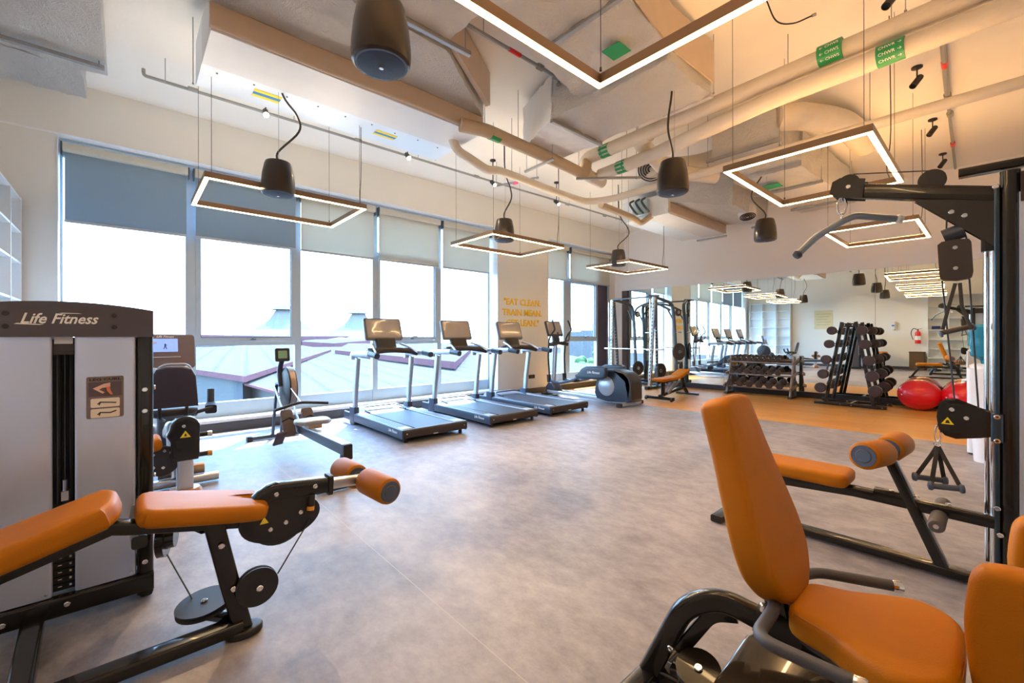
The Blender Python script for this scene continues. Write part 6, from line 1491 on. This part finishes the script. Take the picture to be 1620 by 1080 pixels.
mb = MB(); mb.cyl(P(-0.46, 0.655, PY - 0.30), P(-0.46, 0.655, PY + 0.30), 0.014, seg=12); obj('roller_axle', mb, STEEL, t)
roller(P(-0.50, 0.675, PY - 0.33), P(-0.455, 0.655, PY - 0.05), 0.077, t)
roller(P(-0.445, 0.655, PY + 0.05), P(-0.42, 0.655, PY + 0.33), 0.077, t)
for y0, y1 in ((PY - 0.24, PY - 0.04), (PY + 0.04, PY + 0.24)):
    mb = MB(); mb.lathe([(0.0, 0), (0.030, 0.0), (0.036, 0.01), (0.036, 0.19), (0.030, 0.2), (0, 0.2)], P(-0.215, 0.345, y0), (0, 1, 0), 20); fr_ = obj('foot_roller', mb, mat('foot_roller_rubber', (0.10, 0.085, 0.08), 0.6, noise=0.1), t)
    mb = MB(); mb.lathe([(0, 0), (0.012, 0), (0.012, 0.004), (0, 0.004)], P(-0.215, 0.345, y0 - 0.003), (0, 1, 0), 12); obj('roller_cap', mb, CHROME, fr_)
# lat bar hangs from the arm
t2 = thing('lat_bar', 'grey blue angled lat pulldown bar hanging from the cable tower arm', 'lat bar', (-0.66, PY, 2.05))
mb = MB(); mb.tube(smooth_path([(-0.20, -0.16, -0.165), (-0.12, -0.08, -0.055), (0.0, 0.0, 0.035), (0.06, 0.04, 0.068), (0.25, 0.17, 0.030)], 0.03), 0.021, 14); lb = obj('bar', mb, mat('slate_bar', (0.24, 0.29, 0.37), 0.28, 0.5, noise=0.04), t2)
for p, d in (((-0.20, -0.16, -0.165), (-0.5, -0.5, -0.68)), ((0.25, 0.17, 0.030), (0.82, 0.56, -0.16))):
    mb = MB(); mb.lathe([(0.021, -0.012), (0.029, 0), (0.024, 0.022), (0, 0.03)], p, d, 14); obj('end_cap', mb, PALE if p[0] > 0 else DBLUE, lb)
mb = MB()
mb.tube([(0.0, 0, 0.085)] + [(0.024 * math.sin(a), 0, 0.135 + 0.055 * math.cos(a)) for a in [PI + 2 * PI * k / 14 for k in range(15)]], 0.006, 8); mb.torus((0.0, 0.0, 0.065), (1, 0.3, 0), 0.020, 0.005, 18, 8); mb.cyl((0, 0, 0.165), (0.01, 0, 0.20), 0.008, seg=8); obj('carabiner', mb, CHROME, t2)
# strap handle (upper) and pair of handles (lower)
t2 = thing('single_handle', 'black strap handle hanging below the floating pulley block', 'cable handle', (-0.145, PY - 0.05, 1.38))
for x, yy in ((-0.035, 0.02), (0.05, 0.03)):
    mb = MB(); mb.rbeam([(x * 0.2, 0.03, 0.26), (x * 0.6 - 0.012, 0.02, 0.13), (-0.055 if x < 0 else 0.055, 0.0, 0.005)], 0.016, 0.004, 0.001, up=(0, 1, 0)); obj('strap', mb, RUBBER, t2)
mb = MB(); mb.cyl((-0.055, -0.02, -0.012), (0.058, 0.02, 0.022), 0.0135, seg=14); gg = obj('grip', mb, mat('grip_rubber', (0.09, 0.07, 0.07), 0.6, noise=0.1), t2)
for s in (-1, 1):
    mb = MB(); mb.lathe([(0, 0), (0.019, 0), (0.019, 0.008), (0, 0.012)], (s * 0.057, s * 0.02, s * 0.018), (s, s * 0.3, s * 0.3), 14); obj('end_cap', mb, CAPB, gg)
t2 = thing('double_handle', 'pair of black strap handles hanging from the lower pulley housing', 'cable handle', (-0.222, PY - 0.02, 0.70))
mb = MB(); mb.tube([(0.004 * 0, 0, 0.145)] + [(0.011 * math.sin(a), 0, 0.10 + 0.048 * math.cos(a)) for a in [2 * PI * k / 14 for k in range(15)]], 0.004, 8); obj('carabiner', mb, CHROME, t2)
mb = MB(); mb.torus((0, 0, 0.045), (0, 1, 0), 0.014, 0.004, 16, 8); obj('ring', mb, CHROME, t2)
for k, (gx, gy, ga) in enumerate(((-0.035, 0.02, 0.10), (0.035, -0.045, 0.05))):
    a, c = V(gx - 0.058, gy - 0.01, -0.165 - 0.02 * k), V(gx + 0.058, gy + ga * 0.3, -0.168 - 0.01 * k)
    for q in (a, c):
        mb = MB(); mb.rbeam([(0, 0, 0.035), (q.x * 0.25, q.y * 0.3, -0.02), (q.x, q.y, q.z)], 0.020, 0.004, 0.001, up=(0, 1, 0)); obj('strap', mb, RUBBER, t2)
    mb = MB(); mb.cyl(a, c, 0.016, seg=14); gg = obj('grip', mb, CAPB, t2)
    d = (c - a).normalized()
    for q, s in ((a, -1), (c, 1)):
        mb = MB(); mb.lathe([(0, -0.008), (0.020, -0.008), (0.026, 0.0), (0.022, 0.012), (0, 0.018)], q, d * s, 16); obj('end_cap', mb, CAPB, gg)

# ================================================================== hip abductor machine (right foreground)
t = thing('hip_abductor_machine', 'orange leather seated machine with tall backrest and thigh pads at right front', 'exercise machine', (-0.30, 1.66, 0))
O4 = V(-0.30, 1.66, 0)
def S(x, y, z): return V(x, y, z) - O4
def fs(name, path, w=0.06, h=0.06, m=BLACK, up=(0, 0, 1), r=None):
    mb = MB(); mb.rbeam(path, w, h, r, up); return obj(name, mb, m, t)
# backrest
b0, b1 = S(-0.445, 1.685, 0.475), S(-0.655, 1.675, 1.13)
up_ = (b1 - b0).normalized(); ln = (b1 - b0).length
half = [(0.0, 0.06), (0.015, 0.10), (0.05, 0.145), (0.11, 0.188), (0.18, 0.200), (0.26, 0.193), (0.38, 0.168), (0.50, 0.142), (0.60, 0.128), (0.65, 0.122), (0.675, 0.108), (0.69, 0.06)]
outl = [(-w, h) for h, w in half] + [(w, h) for h, w in reversed(half)]
outl = outl[::-1]
ax = V(0, 1, 0); nz = ax.cross(up_)
mb = MB(); mb.pad(rounded(outl, 3), b0 - nz * 0.085, ax, up_, 0.105, 0.026, 0.010, 5); br_ = obj('backrest', mb, LEATHER, t)
seam = [b0 + ax * x * 0.955 + up_ * (h * 0.985 + 0.004) - nz * -0.010 for x, h in rounded(outl, 2)]
mb = MB(); mb.tube(seam, 0.0016, 5, closed=True); obj('seam', mb, STITCH, br_)
# seat
so = [(-0.235, -0.06), (-0.225, -0.105), (-0.185, -0.128), (-0.12, -0.150), (-0.04, -0.205), (0.03, -0.24), (0.08, -0.235), (0.125, -0.20), (0.15, -0.14), (0.155, 0.0), (0.15, 0.14), (0.125, 0.20), (0.08, 0.235), (0.03, 0.24), (-0.04, 0.205), (-0.12, 0.150), (-0.185, 0.128), (-0.225, 0.105), (-0.235, 0.06)]
mb = MB(); mb.pad(rounded(so, 3), S(-0.21, 1.665, 0.405), (1, 0, 0.02), (0, 1, 0), 0.10, 0.03, 0.008, 5); se = obj('seat', mb, LEATHER, t)
mb = MB(); mb.tube([S(-0.21, 1.665, 0.485) + V(x * 0.985, y * 0.985, 0.0) for x, y in rounded(so, 2)], 0.0016, 5, closed=True); obj('seam', mb, STITCH, se)
mb = MB(); mb.prism([(x * 0.9, y * 0.9) for x, y in so], S(-0.21, 1.665, 0.395), (1, 0, 0.02), (0, 1, 0), 0.012); obj('seat_board', mb, BLACKM, t)
# handles
for s in (-1, 1):
    y = 1.655 + s * 0.305
    if s < 0: pth = smooth_path([S(-0.50, 1.62, 0.46), S(-0.47, 1.53, 0.485), S(-0.46, 1.335, 0.49), S(-0.215, 1.345, 0.49)], 0.06, 6)
    else: pth = smooth_path([S(-0.50, 1.69, 0.45), S(-0.48, 1.85, 0.47), S(-0.44, 1.91, 0.475), S(-0.225, 2.01, 0.475)], 0.06, 6)
    mb = MB(); mb.tube(pth, 0.0185, 14); hd = obj('hand_rail', mb, mat('rail_grip', (0.065, 0.065, 0.08), 0.55, bump=0.1, bscale=300, noise=0.05), t)
    mb = MB(); d = (pth[-1] - pth[-2]).normalized(); mb.lathe([(0.0195, -0.022), (0.0205, 0.0), (0.018, 0.006), (0, 0.008)], pth[-1], d, 16); obj('rail_end', mb, CHROME, hd)
# frame
fs('main_frame', smooth_path([S(-0.30, 1.66, 0.34), S(-0.67, 1.60, 0.402), S(-0.775, 1.55, 0.345), S(-0.91, 1.51, 0.03)], 0.10, 7), 0.055, 0.075, r=0.02)
fs('frame_fin', smooth_path([S(-0.62, 1.625, 0.35), S(-0.70, 1.60, 0.33), S(-0.80, 1.55, 0.16)], 0.06, 5), 0.02, 0.05, r=0.006)
fs('frame_sleeve', [S(-0.555, 1.62, 0.382), S(-0.42, 1.64, 0.360)], 0.063, 0.083, BLACKM)
mb = MB(); mb.lathe([(0.013, 0), (0.013, 0.02), (0.009, 0.024), (0, 0.024)], S(-0.53, 1.61, 0.418), (0.2, 0, 1), 14); obj('frame_bolt', mb, CHROME, t)
fs('backrest_bracket', [S(-0.49, 1.65, 0.40), S(-0.52, 1.65, 0.56)], 0.07, 0.05, up=(0, 1, 0))
fs('base_foot', [S(-0.90, 1.28, 0.035), S(-0.90, 1.80, 0.035)], 0.075, 0.06)
mb = MB(); mb.rbeam([S(-0.90, 1.24, 0.035), S(-0.90, 1.29, 0.035)], 0.085, 0.07, 0.02); obj('foot_cap', mb, BLACKM, t)
fs('base_spine', [S(-0.90, 1.54, 0.05), S(0.35, 1.64, 0.05)], 0.08, 0.06)
fs('seat_post', [S(-0.22, 1.65, 0.05), S(-0.24, 1.65, 0.39)], 0.08, 0.10, up=(1, 0, 0))
fs('rear_foot', [S(0.35, 1.25, 0.04), S(0.35, 2.1, 0.04)], 0.08, 0.06)
# cam cover and little pulley under the seat
GL = mat('glossy_cover', (0.05, 0.035, 0.022), 0.14, 0.3, coat=0.8, noise=0.05)
cc = [(0.20 * math.cos(a), 0.23 * math.sin(a)) for a in [2 * PI * k / 40 for k in range(40)]]
cc = [(max(x, -0.155), y) for x, y in cc]
mb = MB(); mb.pad(cc, S(-0.46, 1.56, 0.205), (1, 0, 0.05), (0, 1, 0.1), 0.05, 0.02, 0.004); obj('cam_cover', mb, GL, t)
mb = MB(); mb.lathe([(0, -0.014), (0.075, -0.014), (0.066, 0.0), (0.075, 0.014), (0, 0.014)], S(-0.70, 1.50, 0.17), (0.1, -0.35, 1), 28); lp = obj('pulley', mb, BLACK, t)
bolts(lp, [S(-0.698, 1.494, 0.185), ], (0.1, -0.35, 1), 0.014)
bolts(t, [S(-0.80, 1.49, 0.20)], (0, -1, 0), 0.012)
mb = MB(); mb.cyl(S(-0.74, 1.45, 0.16), S(-0.78, 1.45, 0.03), 0.003, seg=6); obj('cable', mb, MATS['coated_cable'], t)
mb = MB(); mb.rbeam([S(-0.80, 1.50, 0.12), S(-0.66, 1.53, 0.15)], 0.05, 0.03); obj('pulley_bracket', mb, BLACK, t)
# thigh pads and their arms
def thigh(yc_, xs, label=None):
    o2 = rounded([(-0.085, -0.18), (-0.05, -0.195), (0.11, -0.195), (0.145, -0.16), (0.15, 0.0), (0.145, 0.15), (0.11, 0.19), (0.02, 0.205), (-0.06, 0.200), (-0.095, 0.175), (-0.108, 0.12), (-0.112, 0.0)], 3)
    mb = MB(); mb.pad(o2, S(xs + 0.06, yc_, 0.565), (1, 0, 0), (0, 0.05, 1), 0.085, 0.03, 0.008, 5); pdd = obj('thigh_pad', mb, LEATHER, t)
    fs('pad_arm', [S(xs + 0.10, yc_ + 0.0, 0.40), S(xs + 0.12, yc_ * 0.6 + 1.66 * 0.4, 0.18)], 0.05, 0.05, up=(1, 0, 0))
thigh(1.68, -0.005)
thigh(2.22, 0.075)
# ================================================================== things on the wall behind, seen in the mirrors
# cream notice board
t = thing('wall_notice', 'pale yellow notice on the wall behind, seen only in the mirror', 'notice', (-4.38, YB + 0.004, 2.09))
mb = MB(); mb.bb((-0.34, 0, -0.42), (0.34, 0.008, 0.42)); obj('sheet', mb, mat('pale_yellow_sheet', (0.72, 0.66, 0.42), 0.7, noise=0.06), t)
for k in range(5):
    mb = MB(); mb.bb((-0.27 + 0.05 * (k % 2), 0.008, 0.24 - 0.12 * k), (0.27 - 0.06 * (k % 3), 0.010, 0.27 - 0.12 * k)); obj('text_line', mb, mat('notice_ink', (0.55, 0.49, 0.32), 0.7, noise=0.05), t)
t = thing('soap_dispenser', 'small white dispenser on the wall behind, seen in the mirror', 'dispenser', (-2.02, YB, 1.78))
mb = MB(); mb.rbeam([(0, 0.05, -0.16), (0, 0.06, 0.16)], 0.17, 0.10, 0.04, up=(0, 1, 0)); obj('body', mb, COOL, t)
mb = MB(); mb.cyl((0, 0.06, -0.16), (0, 0.06, -0.19), 0.03, seg=14); obj('nozzle', mb, PALE, t)
mb = MB(); mb.bb((-0.05, 0.108, -0.03), (0.04, 0.112, 0.03)); obj('blue_mark', mb, BLUEL, t)
t = thing('fire_extinguisher', 'red fire extinguisher on the wall behind, seen in the mirror', 'fire extinguisher', (-1.28, YB + 0.11, 1.05))
mb = MB(); mb.lathe([(0, 0.0), (0.085, 0.0), (0.09, 0.02), (0.09, 0.40), (0.07, 0.47), (0.03, 0.50), (0.03, 0.53), (0, 0.53)], seg=28); obj('cylinder', mb, REDP, t)
mb = MB(); mb.rbeam([(0.0, 0, 0.53), (0.0, 0, 0.57)], 0.04, 0.04, 0.01, up=(0, 1, 0)); mb.rbeam([(-0.02, 0, 0.57), (0.12, 0, 0.60)], 0.02, 0.012, 0.003); obj('valve', mb, BLACKM, t)
mb = MB(); mb.tube(catmull([(-0.02, 0, 0.56), (-0.13, 0.02, 0.60), (-0.20, 0.03, 0.42), (-0.14, 0.04, 0.15)], 6), 0.014, 10); obj('hose', mb, BLACKM, t)
mb = MB(); mb.lathe([(0.0905, 0.14), (0.0905, 0.30)], seg=28); obj('label', mb, WHITEP, t)
t = thing('woven_basket', 'dark brown woven basket on the floor behind, seen in the mirror', 'basket', (-1.30, YB + 0.25, 0))
mb = MB(); mb.rbeam([(0, 0, 0.02), (0, 0, 0.70)], 0.46, 0.36, 0.04, up=(0, 1, 0)); obj('basket', mb, mat('woven_brown', (0.13, 0.075, 0.04), 0.7, noise=0.5, nscale=45, bump=0.6, bscale=60), t)
mb = MB(); mb.rbeam([(-0.23, -0.18, 0.71), (0.23, -0.18, 0.71), (0.23, 0.18, 0.71), (-0.23, 0.18, 0.71)], 0.03, 0.03, 0.01, closed=True); obj('rim', mb, mat('dark_rim', (0.07, 0.04, 0.025), 0.6, noise=0.1), t)
t = thing('wall_socket', 'small dark socket on the wall behind, left of the notice in the mirror', 'socket', (-4.65, YB + 0.001, 0.59))
mb = MB(); mb.pad(rrect(0.12, 0.08, 0.01), (0, 0, 0), (-1, 0, 0), (0, 0, 1), 0.012, 0.003); obj('plate', mb, DBROWN, t)
mb = MB(); mb.pad(rrect(0.05, 0.05, 0.006), (0, 0.011, 0), (-1, 0, 0), (0, 0, 1), 0.006, 0.002); obj('socket_face', mb, BLACKM, t)
u = shelving('shelving_unit', -1.0, 1.9, 5, (0.1, 0.5, 0.86, 1.22, 1.60, 2.05, 2.5, 2.93), 'wide shelving seen in the mirror right of the fire extinguisher')
t = thing('folded_towels', 'small dark blue folded pile on the shelf seen in the mirror', 'towels', (-0.76, YB + 0.17, 1.60))
for k in range(3):
    mb = MB(); mb.pad(rrect(0.26, 0.20, 0.03), (0, 0, 0.045 * k), (1, 0, 0), (0, 1, 0), 0.043, 0.018); obj('towel', mb, mat('navy_cloth', (0.03, 0.05, 0.16), 0.8, noise=0.1), t)
